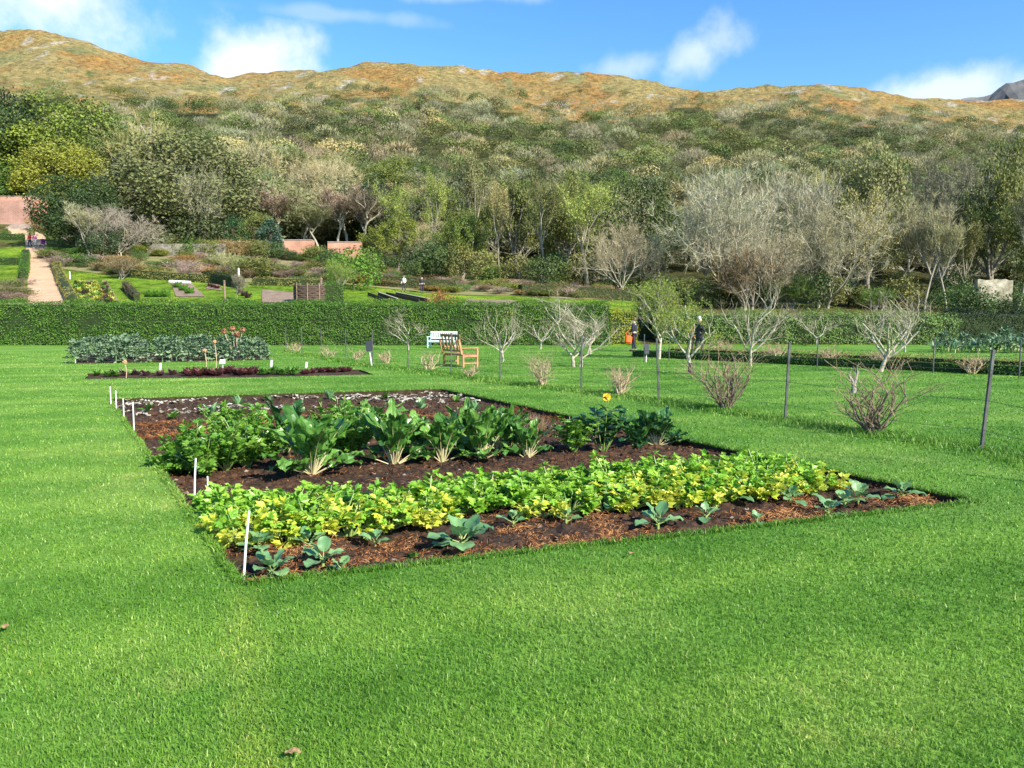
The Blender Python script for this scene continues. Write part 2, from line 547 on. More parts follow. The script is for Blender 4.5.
def lawn_colour(nt, gp, soft=False):
    big = tex(nt, 0.35, 4, 0.6, vec=gp.outputs['Position'])
    med = tex(nt, 2.2, 6, 0.75, vec=gp.outputs['Position'])
    rot = nt.nodes.new('ShaderNodeVectorRotate'); rot.rotation_type = 'Z_AXIS'; rot.inputs['Angle'].default_value = R(-20)
    nt.links.new(gp.outputs['Position'], rot.inputs['Vector'])
    wv = nt.nodes.new('ShaderNodeTexWave'); wv.wave_type = 'BANDS'; wv.bands_direction = 'Y'; wv.inputs['Scale'].default_value = 0.19
    wv.inputs['Distortion'].default_value = 2.2; wv.inputs['Detail'].default_value = 2
    nt.links.new(rot.outputs[0], wv.inputs['Vector'])
    c = ramp(nt, [(0.32, (0.105, 0.24, 0.024)), (0.5, (0.15, 0.305, 0.038)), (0.70, (0.225, 0.36, 0.065))], big.outputs[0]).outputs[0]
    c = mixc(nt, c, ramp(nt, [(0.3, (0.78, 0.82, 0.7)), (0.5, (1, 1, 1)), (0.72, (1.28, 1.15, 1.3))], med.outputs[0]).outputs[0], 1.0, 'MULTIPLY')
    c = mixc(nt, c, ramp(nt, [(0.2, (0.87, 0.92, 0.88)), (0.8, (1.13, 1.07, 1.09))], wv.outputs[0]).outputs[0], 1.0, 'MULTIPLY')
    # longer, darker unmown strip in front of the bed and the mower line running on from its left edge
    def dotp(vec, off):
        sb = nt.nodes.new('ShaderNodeVectorMath'); sb.operation = 'SUBTRACT'; nt.links.new(gp.outputs['Position'], sb.inputs[0]); sb.inputs[1].default_value = off
        d = nt.nodes.new('ShaderNodeVectorMath'); d.operation = 'DOT_PRODUCT'; nt.links.new(sb.outputs[0], d.inputs[0]); d.inputs[1].default_value = vec
        ad = nt.nodes.new('ShaderNodeMath'); ad.operation = 'MULTIPLY_ADD'; nt.links.new(med.outputs[0], ad.inputs[0]); ad.inputs[1].default_value = 0.35; nt.links.new(d.outputs['Value'], ad.inputs[2])
        return ad.outputs[0]

    def step(x, a, b_):
        r = nt.nodes.new('ShaderNodeMapRange'); r.interpolation_type = 'SMOOTHSTEP'; nt.links.new(x, r.inputs[0]); r.inputs[1].default_value = a; r.inputs[2].default_value = b_
        return r.outputs[0]
    U_ = (FR - FL).normalized(); W_ = Vector((U_.y, -U_.x, 0)); E_ = Vector((0.93, 0.36, 0))
    m1 = step(dotp(tuple(E_), tuple(FL)), 0.12, 0.26)
    vv = dotp(tuple(W_), tuple(FL))
    m2 = step(vv, 1.25, 0.55)
    mm = nt.nodes.new('ShaderNodeMath'); mm.operation = 'MULTIPLY'; nt.links.new(m1, mm.inputs[0]); nt.links.new(m2, mm.inputs[1])
    c = mixc(nt, c, mixc(nt, c, (0.78, 0.86, 0.8), 1.0, 'MULTIPLY'), mm.outputs[0])
    m3 = step(vv, 0.2, 0.4)
    ln = step(dotp(tuple(E_), tuple(FL)), 0.0, 0.14)
    l2 = nt.nodes.new('ShaderNodeMath'); l2.operation = 'MULTIPLY'; nt.links.new(ln, l2.inputs[0]); nt.links.new(step(dotp(tuple(E_), tuple(FL)), 0.3, 0.18), l2.inputs[1])
    l3 = nt.nodes.new('ShaderNodeMath'); l3.operation = 'MULTIPLY'; nt.links.new(l2.outputs[0], l3.inputs[0]); nt.links.new(m3, l3.inputs[1])
    c = mixc(nt, c, mixc(nt, c, (1.35, 1.12, 1.3), 1.0, 'MULTIPLY'), l3.outputs[0])
    dry = tex(nt, 1.1, 5, 0.7, vec=gp.outputs['Position'])
    c = mixc(nt, c, ramp(nt, [(0.58, (1, 1, 1)), (0.74, (1.45, 1.12, 1.5))], dry.outputs[0]).outputs[0], 1.0, 'MULTIPLY')
    return c, med


c, med = lawn_colour(nt, gp)
fine = tex(nt, 30, 5, 0.7, vec=gp.outputs['Position'])
c = mixc(nt, c, ramp(nt, [(0.3, (0.55, 0.6, 0.5)), (0.55, (1, 1, 1)), (0.75, (1.3, 1.2, 1.2))], fine.outputs[0]).outputs[0], 1.0, 'MULTIPLY')
nt.links.new(c, b.inputs['Base Color'])
bp = nt.nodes.new('ShaderNodeBump'); bp.inputs['Strength'].default_value = 0.8; bp.inputs['Distance'].default_value = 0.03
nt.links.new(fine.outputs[0], bp.inputs['Height']); nt.links.new(bp.outputs[0], b.inputs['Normal'])
nt.links.new(b.outputs[0], out.inputs[0])
M['lawn'] = m

outer = [(-75, -12), (75, -12), (75, 49.5), (-75, 49.5)]
loops = [[Vector((*p, 0)) for p in outer]] + [[Vector((*p, 0)) for p in bd][::-1] for bd in BEDS]
tris = geometry.tessellate_polygon(loops)
flat = [p for l in loops for p in l]
g = Geo(); g.add([tuple(p) for p in flat], tris)
lawn = kind(g.obj('lawn', M['lawn']), 'structure')

M['soil'] = surf('dark_soil', [(0.3, (0.010, 0.006, 0.004)), (0.5, (0.046, 0.028, 0.018)), (0.72, (0.12, 0.074, 0.047))], 14, 0.95, 1.0, 40, coord='Object', detail=8,
                 two=(0.9, [(0.35, (0.7, 0.7, 0.7)), (0.65, (1.3, 1.05, 0.85))]))
M['edge'] = surf('turf_edge_soil', [(0.3, (0.02, 0.014, 0.01)), (0.7, (0.06, 0.045, 0.02))], 15, 0.95, 0.8)


def soil_z(x, y):
    return -0.08 + 0.03 * fbm(x, y, 0.5, 4, 2.0) + 0.035 * fbm(x, y, 0.14, 4, 8.0)


def soil(name, bed, step):
    P = np.array(bed); lo, hi = P.min(0) - step * 2, P.max(0) + step * 2
    xs = np.arange(lo[0], hi[0], step); ys = np.arange(lo[1], hi[1], step)
    X, Y = np.meshgrid(xs, ys)
    cen = np.stack([X.ravel(), Y.ravel()], 1)
    ok = inside(cen, bed).reshape(X.shape)
    grow = ok.copy()
    grow[1:] |= ok[:-1]; grow[:-1] |= ok[1:]; grow[:, 1:] |= ok[:, :-1]; grow[:, :-1] |= ok[:, 1:]
    ok = grow
    Z = np.array([soil_z(a, b) for a, b in cen]) if step < 0.2 else -0.06 + 0.02 * RNG.random(len(cen))
    I = np.arange(len(ys) - 1)[:, None] * len(xs) + np.arange(len(xs) - 1)[None]
    Qs = np.stack([I, I + 1, I + len(xs) + 1, I + len(xs)], -1)
    keep = ok[:-1, :-1] & ok[1:, 1:] & ok[:-1, 1:] & ok[1:, :-1]
    keep |= ok[:-1, :-1] | ok[1:, 1:]
    g = Geo(); g.add(np.stack([X.ravel(), Y.ravel(), np.minimum(Z, -0.012)], 1), Qs[keep])
    n = len(bed)
    top_ = [(*p, 0.0) for p in bed]; bot = [(*p, -0.2) for p in bed]
    k = np.arange(n); k2 = (k + 1) % n
    g.add(top_ + bot, np.stack([k, k2, k2 + n, k + n], -1), mi=1)
    return kind(g.obj(name, [M['soil'], M['edge']], smooth=False), 'structure')


soil('vegetable_bed_soil', BED1, 0.055)
soil('narrow_bed_soil', BED2, 0.3)
soil('kale_bed_soil', BED3, 0.4)

# ------------------------------------------------------------------ grass blades
m, nt, out = new_mat('grass_blades')
gp = nt.nodes.new('ShaderNodeNewGeometry')
c, _ = lawn_colour(nt, gp)
at = nt.nodes.new('ShaderNodeAttribute'); at.attribute_name = 'v'
c = mixc(nt, c, ramp(nt, [(0, (0.65, 0.75, 0.6)), (0.5, (1.05, 1.05, 1)), (0.93, (1.4, 1.3, 1.4)), (1, (3.0, 1.7, 4.0))], at.outputs['Fac']).outputs[0], 1.0, 'MULTIPLY')
b = nt.nodes.new('ShaderNodeBsdfPrincipled'); b.inputs['Roughness'].default_value = 0.45; b.inputs['Specular IOR Level'].default_value = 0.35
nt.links.new(c, b.inputs['Base Color'])
t = nt.nodes.new('ShaderNodeBsdfTranslucent'); nt.links.new(c, t.inputs[0])
mx = nt.nodes.new('ShaderNodeMixShader'); mx.inputs[0].default_value = 0.35
nt.links.new(b.outputs[0], mx.inputs[1]); nt.links.new(t.outputs[0], mx.inputs[2]); nt.links.new(mx.outputs[0], out.inputs[0])
M['blade'] = m


def blades(name, P, h, wd, lean=0.6, mat='blade', val=None):
    n = len(P)
    th = RNG.random(n) * 2 * PI
    ph = RNG.random(n) * 2 * PI
    hh = h * (0.55 + 0.8 * RNG.random(n))
    ww = wd * (0.7 + 0.6 * RNG.random(n))
    s = np.stack([np.cos(th), np.sin(th), 0 * th], 1) * (ww / 2)[:, None]
    ln = lean * (0.2 + RNG.random(n))
    L = np.stack([np.cos(ph), np.sin(ph), 0 * ph], 1) * (hh * ln)[:, None]
    up = np.zeros((n, 3)); up[:, 2] = hh
    a, b_ = P - s, P + s
    m1 = P + up * 0.55 + L * 0.3
    tip = P + up * (1 - 0.25 * ln)[:, None] + L
    V = np.stack([a, b_, m1 + s * 0.75, m1 - s * 0.75, tip], 1).reshape(-1, 3)
    i = np.arange(n) * 5
    g = Geo()
    v = RNG.random(n) if val is None else val
    g.V.append(V); g.n = len(V)
    g.P.append((np.stack([i, i + 1, i + 2, i + 3], 1), v, np.zeros(n)))
    g.P.append((np.stack([i + 3, i + 2, i + 4], 1), v, np.zeros(n)))
    return kind(g.obj(name, M[mat]), 'stuff')


# density falls with the distance from the standpoint, blades widen with it
N = 760000
rr = 1.3 * (46.0 / 1.3) ** (RNG.random(N) ** 1.12)
aa = R(90) + (RNG.random(N) * 2 - 1) * R(58)
P = np.stack([rr * np.cos(aa), rr * np.sin(aa), np.zeros(N)], 1)
ok = ~(inside(P, BED1) | inside(P, BED2) | inside(P, BED3))
P = P[ok]; rr = rr[ok]
dens = np.array([noise.noise(Vector((p[0] * 3, p[1] * 3, 0))) for p in P[:1]])
hN = 0.022 + 0.0003 * rr
blades('grass', P, hN, 0.0021 + 0.0007 * rr, 1.0)
# fringe hanging over the cut edges of the bed
E = []
for i in range(len(BED1)):
    a, b_ = np.array(BED1[i]), np.array(BED1[(i + 1) % len(BED1)])
    d = max(2.0, math.hypot(*a)); k = int(340 / d * 1.3)
    tt = RNG.random((k, 1))
    e = a + (b_ - a) * tt
    nrm = np.array([(b_ - a)[1], -(b_ - a)[0]]); nrm = nrm / (np.linalg.norm(nrm) + 1e-9)
    e = e + nrm * RNG.uniform(-0.012, 0.05, (k, 1))
    E.append(e)
E = np.concatenate(E); E = np.concatenate([E, np.full((len(E), 1), -0.006)], 1)
blades('bed_edge_grass', E, 0.05, 0.005 + 0.0006 * np.linalg.norm(E[:, :2], axis=1), 0.9)

# ================================================================== TREES
def grow(seed, kids=(5, 4, 4), lens=(0.30, 0.26, 0.17, 0.10), trunk=0.22, spread=0.75, up=0.35, r0=0.022, leaf=0, lsize=0.03,
         twigs=8, twl=0.07, tww=0.005, wob=0.25, stems=1, leafat=2, drop=0.0):
    """a tree about 1 unit high: returns (wood Geo, crown Geo)"""
    rn = np.random.default_rng(seed)
    wd, cr = Geo(), Geo()
    LC, LD = [], []

    def seg(p, d, L, r, sides, n=4, g=None):
        pts = [p]; dd = d
        for i in range(n):
            dd = unit(dd + rn.normal(size=3) * wob * 0.5 + np.array([0, 0, up * 0.18]))
            pts.append(pts[-1] + dd * L / n)
        tube(g or wd, pts, np.linspace(r, r * 0.55, n + 1), sides, rn.random())
        return pts, dd

    def rec(p, d, lv, r):
        pts, dd = seg(p, d, lens[lv] * (0.75 + 0.5 * rn.random()), r, 5 if lv == 0 else (4 if lv == 1 else 3), 4 if lv < 2 else 2, wd if lv < 3 else cr)
        if lv >= len(kids):
            e = pts[-1]
            if leaf:
                k = leaf
                base = np.array(pts)[rn.integers(0, len(pts), k)] + rn.normal(size=(k, 3)) * lsize * 1.1
                LC.append(base); LD.append(unit(rn.normal(size=(k, 3)) + dd * 0.5))
            if twigs:
                b = np.array(pts)[rn.integers(0, len(pts), twigs)]
                td = unit(rn.normal(size=(twigs, 3)) * 0.6 + dd + np.array([0, 0, up * 0.6]))
                Lt = twl * (0.5 + rn.random(twigs))
                sd_ = unit(np.cross(td, rn.normal(size=(twigs, 3)))) * tww / 2
                V_ = np.stack([b - sd_, b + sd_, b + td * Lt[:, None]], 1).reshape(-1, 3)
                cr.add(V_, np.arange(3 * twigs).reshape(-1, 3), 0.35 + 0.5 * rn.random(twigs))
            return
        for i in range(kids[lv]):
            f = len(pts) - 1 if i == 0 else rn.integers(1, len(pts))
            a = rn.normal(size=3); a -= dd * a.dot(dd); a = unit(a)
            nd = unit(dd * (0.9 if i else 1.3) + a * spread * (0.6 + 0.7 * rn.random()) + np.array([0, 0, up * 0.5 - drop]))
            rec(pts[f], nd, lv + 1, r * (0.62 if i == 0 else 0.42))

    for s_ in range(stems):
        d0 = unit(np.array([rn.normal() * 0.12 * stems, rn.normal() * 0.12 * stems, 1.0]))
        pts, dd = seg(np.array([rn.normal() * 0.02 * (stems - 1), rn.normal() * 0.02 * (stems - 1), -0.02]), d0, trunk, r0 * 1.3, 7, 4)
        n0 = kids[0] + 1
        for i in range(n0):
            an = 2 * PI * (i + rn.random() * 0.6) / n0
            a = np.array([math.cos(an), math.sin(an), 0])
            nd = unit(np.array([0, 0, 0.75 + 0.5 * rn.random()]) + a * spread * (0.35 if i == 0 else 0.85))
            rec(pts[-1] if i < 3 else pts[-2], nd, 0, r0 * 0.6)
    if LC:
        LC = np.concatenate(LC); LD = np.concatenate(LD)
        cen = LC.mean(0)
        nr = unit(unit(LC - cen) + rn.normal(size=LC.shape) * 0.6)
        # clumps share a tone
        cl = np.array([noise.noise(Vector(tuple(p * 7))) for p in LC]) * 0.5 + 0.5
        leaves(cr, LC, LD, nr, lsize * (0.7 + 0.6 * rn.random(len(LC))), lsize * 0.7, np.clip(cl + rn.normal(size=len(LC)) * 0.13, 0, 1), 0.1)
    return wd, cr


def blobtree(seed, nb=45, per=80, lsize=0.035, rx=0.42, z0=0.12, z1=1.0, br=0.14, pow_=1.0, shape='round', trunk=0.15, r0=0.02):
    """dense crown of leaf clumps"""
    rn = np.random.default_rng(seed)
    wd, cr = Geo(), Geo()
    tube(wd, [[0, 0, -0.02], [0.01, 0, z0 + 0.1], [0, 0.01, (z0 + z1) / 2], [0, 0, z1 * 0.8]], [r0, r0 * .8, r0 * .5, r0 * .2], 6)
    zc, hz = (z0 + z1) / 2, (z1 - z0) / 2
    for i in range(nb):
        if shape == 'round':
            d = unit(rn.normal(size=3)); q = 0.55 + 0.35 * rn.random()
            c = np.array([d[0] * rx * q, d[1] * rx * q, zc + d[2] * hz * q])
            b = br * (0.7 + 0.7 * rn.random())
        else:
            f = rn.random() ** 0.8; a = rn.random() * 2 * PI
            wdt = rx * (1 - f) ** pow_ * 0.75
            c = np.array([math.cos(a) * wdt, math.sin(a) * wdt, z0 + f * (z1 - z0) * 0.94]); b = br * (0.5 + 0.6 * (1 - f))
        if i % 3 == 0:
            tube(wd, [[0, 0, c[2] * 0.55], c * np.array([.5, .5, .85]), c], [r0 * .4, r0 * .28, r0 * .1], 4)
        n = unit(rn.normal(size=(per, 3)) + np.array([0, 0, 0.35]) + 0.5 * unit(c - np.array([0, 0, zc])))
        p = c + n * b * (0.65 + 0.4 * rn.random((per, 1)))
        dd = unit(np.cross(n, rn.normal(size=(per, 3))) + n * 0.5)
        v = np.clip(0.5 + 0.35 * rn.normal() * 0.6 + rn.normal(size=per) * 0.13, 0, 1)
        leaves(cr, p, dd, unit(n + rn.normal(size=(per, 3)) * 0.45), lsize * (0.7 + 0.6 * rn.random(per)), lsize * 0.75, v, 0.1)
    return wd, cr


PROTO = {}


def proto(key, fn, n, **kw):
    L = []
    for i in range(n):
        wd, cr = fn(seed=100 + 17 * i + sum(map(ord, key)), **kw)
        L.append((wd, cr))
    PROTO[key] = L


proto('bare', grow, 3, kids=(4, 5, 4), twigs=12, twl=0.065, tww=0.0045, lens=(0.27, 0.22, 0.15, 0.09), spread=0.95, up=0.5, trunk=0.2, r0=0.017)
proto('bare_wide', grow, 3, kids=(4, 5, 4), twigs=11, twl=0.055, tww=0.004, lens=(0.33, 0.26, 0.17, 0.08), spread=1.05, up=0.45, trunk=0.12, stems=2, r0=0.013, wob=0.32)
proto('tall', grow, 3, kids=(3, 4, 4), twigs=7, twl=0.06, tww=0.004, leaf=14, lsize=0.017, lens=(0.28, 0.18, 0.12, 0.07), spread=0.6, up=0.6, trunk=0.42, r0=0.014)
proto('birch', grow, 2, kids=(4, 4, 4), twigs=12, twl=0.06, tww=0.0045, leaf=0, lens=(0.24, 0.15, 0.1, 0.06), spread=0.55, up=0.7, trunk=0.5, r0=0.010)
proto('leafy', grow, 3, kids=(4, 4, 5), twigs=3, leaf=24, lsize=0.02, lens=(0.24, 0.2, 0.14, 0.08), spread=0.95, up=0.4, trunk=0.18)
proto('dense', blobtree, 3, nb=60, per=110, lsize=0.026)
proto('densefine', blobtree, 3, nb=110, per=135, lsize=0.023, br=0.12, rx=0.44)
proto('cone', blobtree, 1, nb=60, per=60, lsize=0.03, rx=0.34, z0=0.04, br=0.11, shape='cone', pow_=0.8)
proto('column', blobtree, 1, nb=60, per=60, lsize=0.03, rx=0.34, z0=0.04, br=0.12, pow_=0.3)
proto('shrub', blobtree, 3, nb=26, per=60, lsize=0.06, rx=0.5, z0=0.05, z1=0.95, br=0.2)
proto('twiggy', grow, 3, kids=(3, 4), twigs=12, twl=0.16, tww=0.010, leaf=0, lens=(0.35, 0.25, 0.15), spread=0.8, up=0.4, trunk=0.1, stems=3, r0=0.015)
proto('leafytwig', grow, 3, kids=(4, 4), twigs=8, twl=0.14, tww=0.009, leaf=14, lsize=0.05, lens=(0.3, 0.25, 0.18), spread=0.9, up=0.3, trunk=0.08, stems=3, r0=0.012)
M['palebark2'] = surf('lichened_trunk', [(0.3, (0.20, 0.18, 0.13)), (0.5, (0.40, 0.37, 0.28)), (0.75, (0.58, 0.55, 0.44))], 5, 0.9, 0.4)
for k, L in PROTO.items():
    for i, (wd, cr) in enumerate(L):
        bk = M['palebark2'] if k in ('birch', 'bare_wide') else (M['darkbark'] if k in ('dense', 'densefine', 'cone', 'column', 'shrub') else M['bark'])
        L[i] = (wd.mesh(k + '_trunk', bk, True), cr.mesh(k + '_crown', M['crown']), cr)
WHITE_TRUNK = {}
M['palebark'] = surf('pale_trunk', [(0.3, (0.13, 0.11, 0.08)), (0.55, (0.30, 0.27, 0.2)), (0.75, (0.46, 0.42, 0.33))], 5, 0.9, 0.4)
for k in ('tall', 'bare'):
    for i, (a, b_, c_) in enumerate(PROTO[k]):
        me = a.copy(); me.materials.clear(); me.materials.append(M['palebark']); WHITE_TRUNK[(k, i)] = me
CROWNW = {}
for k, L in PROTO.items():
    Vv = np.concatenate(L[0][2].V)
    CROWNW[k] = (np.percentile(np.abs(Vv[:, 0]), 97), np.percentile(Vv[:, 2], 99.5))


def put_tree(name, k, p, h, w_, colr, label, cat='tree', group=None, i=None, white=False, parts=('trunk', 'crown')):
    """h height, w_ half width of the crown in metres"""
    i = random.randrange(len(PROTO[k])) if i is None else i
    a, c, _ = PROTO[k][i]
    if white and (k, i) in WHITE_TRUNK: a = WHITE_TRUNK[(k, i)]
    cw, ch = CROWNW[k]
    e = empty(name, p, random.random() * 6.28, (w_ / cw, w_ / cw, h / ch))
    t_ = link(parts[0], a, e); f_ = link(parts[1], c, e)
    f_.color = (*colr, 1)
    return tag(e, label, cat, group)


def vary(c, s=0.15):
    k = 1 + random.uniform(-s, s)
    return tuple(max(0.005, v * k * (1 + random.uniform(-s, s) * 0.4)) for v in c)


GREY = (0.39, 0.385, 0.24); BEIGE = (0.45, 0.40, 0.22); PINKG = (0.37, 0.33, 0.215); OLIVE = (0.18, 0.205, 0.055); DARK = (0.03, 0.065, 0.02)
LIME = (0.29, 0.34, 0.085); YEL = (0.27, 0.29, 0.045); GRN = (0.075, 0.15, 0.025); GG = (0.21, 0.24, 0.11); TAN = (0.38, 0.34, 0.14); BRN = (0.16, 0.12, 0.06); PURP = (0.34, 0.26, 0.19)

# individually placed trees along the foot of the wood: px, depth, top row, half width px, kind, colour, label, white trunk
MID = [
    (8, 128, 88, 30, 'dense', DARK, 'dark bushy tree behind the brick gable wall at the top of the path'),
    (28, 129, 128, 44, 'densefine', (0.2, 0.25, 0.035), 'yellow green tree standing behind the brick gable wall'),
    (62, 132, 98, 48, 'densefine', (0.17, 0.23, 0.04), 'tall bright green tree rising behind the dark evergreen'),
    (66, 122, 146, 36, 'densefine', YEL, 'golden yellow leaved tree just above the dark round evergreen'),
    (10, 127, 165, 34, 'densefine', (0.12, 0.19, 0.035), 'mid green tree right behind the brick gable wall roofline'),
    (112, 133, 118, 36, 'densefine', (0.12, 0.17, 0.045), 'bushy green tree between the golden tree and the huge grey green one'),
    (77, 97, 177, 33, 'densefine', (0.045, 0.085, 0.025), 'dark round evergreen beside the gravel path'),
    (158, 132, 116, 44, 'bare_wide', TAN, 'tan leafless tree showing above the huge grey green tree'),
    (182, 109, 139, 60, 'densefine', (0.15, 0.175, 0.07), 'huge grey green tree with pale limbs above the flower border'),
    (200, 107, 165, 28, 'bare', (0.33, 0.33, 0.22), 'pale lichened limbs of a tree growing through the huge grey green one'),
    (89, 92, 203, 12, 'birch', GREY, 'slim white trunked leafless tree in front of the dark round evergreen'),
    (120, 95, 207, 24, 'bare_wide', (0.36, 0.31, 0.26), 'low spreading pinkish grey tree beside the slim white trunked one'),
    (104, 93, 226, 20, 'shrub', (0.06, 0.1, 0.04), 'dark shrub under the low spreading pinkish grey tree'),
    (150, 103, 215, 26, 'shrub', (0.09, 0.11, 0.04), 'olive bush at the foot of the huge grey green tree'),
    (200, 104, 212, 26, 'shrub', (0.07, 0.09, 0.035), 'dark olive bush at the foot of the huge grey green tree, nearer the conifer'),
    (234, 106, 215, 13, 'column', (0.035, 0.11, 0.04), 'clipped dark green columnar yew between border and wood'),
    (271, 104, 219, 18, 'cone', (0.09, 0.17, 0.11), 'bluish conifer standing left of the brick walls'),
    (255, 107, 212, 18, 'dense', OLIVE, 'olive tree filling the gap between the yew and the bluish conifer'),
    (215, 122, 168, 28, 'leafy', OLIVE, 'olive tree behind the clipped columnar yew'),
    (262, 126, 172, 28, 'leafytwig', GG, 'pale green scrubby tree behind the bluish conifer'),
    (250, 150, 138, 28, 'bare', BEIGE, 'beige leafless tree on the slope above the bluish conifer'),
    (312, 140, 158, 32, 'bare_wide', BEIGE, 'wide beige leafless tree above the brick walls'),
    (284, 120, 188, 20, 'birch', PURP, 'birch with a brown crown behind the first brick wall'),
    (303, 121, 196, 18, 'birch', (0.24, 0.26, 0.12), 'birch with a pale green crown behind the first brick wall'),
    (318, 119, 200, 16, 'birch', (0.26, 0.28, 0.13), 'slim leaning birch with pale green crown between the two brick walls'),
    (337, 120, 190, 18, 'birch', PURP, 'birch with a purple brown crown above the gap in the brick walls'),
    (348, 122, 186, 20, 'birch', PURP, 'tallest purple brown birch behind the second brick wall'),
    (361, 119, 190, 20, 'birch', (0.19, 0.15, 0.10), 'outermost birch beside the second brick wall with a crooked white trunk'),
    (376, 130, 182, 30, 'dense', DARK, 'dark evergreen behind the birches and the second brick wall'),
    (398, 110, 182, 30, 'tall', LIME, 'light green tree with bare forked limbs right of the brick walls'),
    (396, 105, 216, 22, 'leafy', (0.2, 0.24, 0.04), 'low lime green tree with gnarled pale branches'),
    (380, 109, 232, 22, 'dense', (0.035, 0.06, 0.025), 'dark low evergreen at the end of the second brick wall'),
    (412, 106, 228, 22, 'bare_wide', GREY, 'gnarled grey leafless tree beside the low lime green one'),
    (437, 106, 183, 24, 'tall', LIME, 'ivy covered lime green tree with a slender outline'),
    (472, 108, 152, 30, 'tall', (0.22, 0.22, 0.09), 'tall thin tree with a feathery pale top above the teak bench'),
    (462, 104, 210, 22, 'leafy', (0.15, 0.2, 0.045), 'green ivy clad tree under the tall feathery one'),
    (499, 100, 190, 20, 'tall', TAN, 'tan crowned tree with a pale slanting trunk'),
    (520, 112, 178, 26, 'leafy', OLIVE, 'olive tree filling in behind the tan crowned one'),
    (545, 97, 184, 30, 'tall', (0.19, 0.2, 0.07), 'olive tree with a pale forked trunk at the wood edge'),
    (587, 94, 178, 38, 'tall', LIME, 'broad lime green tree with ivy climbing its pale trunk'),
    (566, 104, 186, 26, 'leafy', OLIVE, 'olive tree tucked between two pale trunked trees at the wood edge'),
    (622, 92, 222, 26, 'bare_wide', PINKG, 'rounded pinkish grey leafless tree above the gap in the hedge'),
    (655, 96, 232, 22, 'bare', GREY, 'small grey leafless tree left of the big pale spreading one'),
    (640, 112, 176, 30, 'dense', (0.08, 0.11, 0.03), 'dark olive tree behind the rounded pinkish grey one'),
    (724, 92, 170, 46, 'bare_wide', (0.38, 0.365, 0.25), 'large pale grey leafless tree with a wide spreading crown'),
    (700, 98, 190, 34, 'bare', (0.36, 0.35, 0.25), 'pale grey tree half hidden behind the large spreading one'),
    (795, 97, 166, 36, 'bare', (0.37, 0.36, 0.26), 'pale grey vase shaped tree to the right of the large spreading one'),
    (822, 88, 205, 44, 'bare_wide', (0.36, 0.33, 0.21), 'brownish grey leafless tree with low spreading branches'),
    (770, 86, 236, 32, 'bare_wide', (0.38, 0.34, 0.23), 'grey brown leafless tree with a curved leaning trunk'),
    (748, 84, 246, 28, 'twiggy', BRN, 'tangled brown twiggy tree under the large spreading one'),
    (868, 104, 154, 38, 'leafy', (0.21, 0.22, 0.08), 'yellow tinged olive tree right of the grey spreading trees'),
    (852, 93, 208, 30, 'leafy', TAN, 'tan and olive tree below the yellow tinged one'),
    (905, 92, 200, 18, 'birch', (0.37,0.35,0.2), 'leafless tree with a white trunk leaning left'),
    (924, 88, 205, 15, 'birch', (0.36, 0.33, 0.2), 'leafless tree with a crooked white trunk'),
    (946, 86, 208, 14, 'birch', (0.34, 0.33, 0.18), 'slim straight white trunked leafless tree'),
    (935, 112, 158, 44, 'bare_wide', (0.19, 0.18, 0.12), 'dark grey brown flat topped tree behind the white trunks'),
    (966, 90, 222, 24, 'tall', (0.17, 0.17, 0.05), 'olive brown tree with two short white trunks'),
    (992, 104, 160, 32, 'leafy', OLIVE, 'olive leaved tree above the ruined stone wall'),
    (1015, 84, 190, 24, 'tall', (0.21, 0.2, 0.1), 'tall tree with a curved white trunk beside the ruined stone wall'),
    (1050, 95, 170, 34, 'leafy', OLIVE, 'olive tree at the very edge of the wood past the ruined wall'),
    (-30, 118, 150, 36, 'dense', GRN, 'green tree past the end of the brick gable wall'),
]
for (px, d, top, hw, k, c, lab) in MID:
    p = at_depth(px, d)
    h = max(2.0, z_at(top, d) - p.z)
    wt = 'white trunk' in lab or 'pale' in lab
    put_tree({'shrub': 'shrub', 'cone': 'conifer', 'birch': 'birch_tree', 'column': 'clipped_yew'}.get(k, 'tree'), k, p, h, hw / F * d * 1.08, vary(c, 0.06), lab,
             {'shrub': 'shrub', 'cone': 'conifer', 'birch': 'birch'}.get(k, 'tree'), white=wt)

# undergrowth along the wood edge
LM = [(-9999, 'beyond the brick gable wall'), (30, 'behind the gravel path'), (95, 'behind the slim white trunk'), (150, 'under the huge grey green tree'),
      (230, 'by the bluish conifer'), (290, 'behind the brick walls'), (370, 'right of the brick walls'), (430, 'above the pale bench'),
      (500, 'behind the forked trunks'), (570, 'behind the bare orchard trees'), (630, 'above the hedge gap'), (690, 'under the large spreading tree'),
      (760, 'under the leaning trunk'), (840, 'below the yellow tinged tree'), (910, 'below the white trunks'), (965, 'by the ruined stone wall'), (1020, 'at the far end of the wood')]


def lm(px):
    return [t for p, t in LM if p <= px][-1]


cnt = {}
ORD = ['first', 'second', 'third', 'fourth', 'fifth', 'sixth', 'seventh', 'eighth', 'ninth', 'tenth', 'eleventh', 'twelfth', 'thirteenth', 'fourteenth', 'fifteenth', 'sixteenth',
       'seventeenth', 'eighteenth', 'nineteenth', 'twentieth'] + [t + '-' + u for t in ('twenty', 'thirty', 'forty') for u in ('first', 'second', 'third', 'fourth', 'fifth', 'sixth', 'seventh', 'eighth', 'ninth', 'next')]
SH = []
px = 372
while px < 1060:
    SH.append((px + random.uniform(-5, 5), random.uniform(86, 92) if px > 640 else random.uniform(93, 100), random.choice(['shrub', 'shrub', 'twiggy', 'leafytwig', 'shrub']), random.uniform(2.0, 4.6)))
    px += random.uniform(13, 22)
for x_, h_ in ((974, 2.6), (986, 1.5), (999, 1.9), (1014, 2.8), (966, 3.6)): SH.append((x_, 78.5, 'shrub', h_))
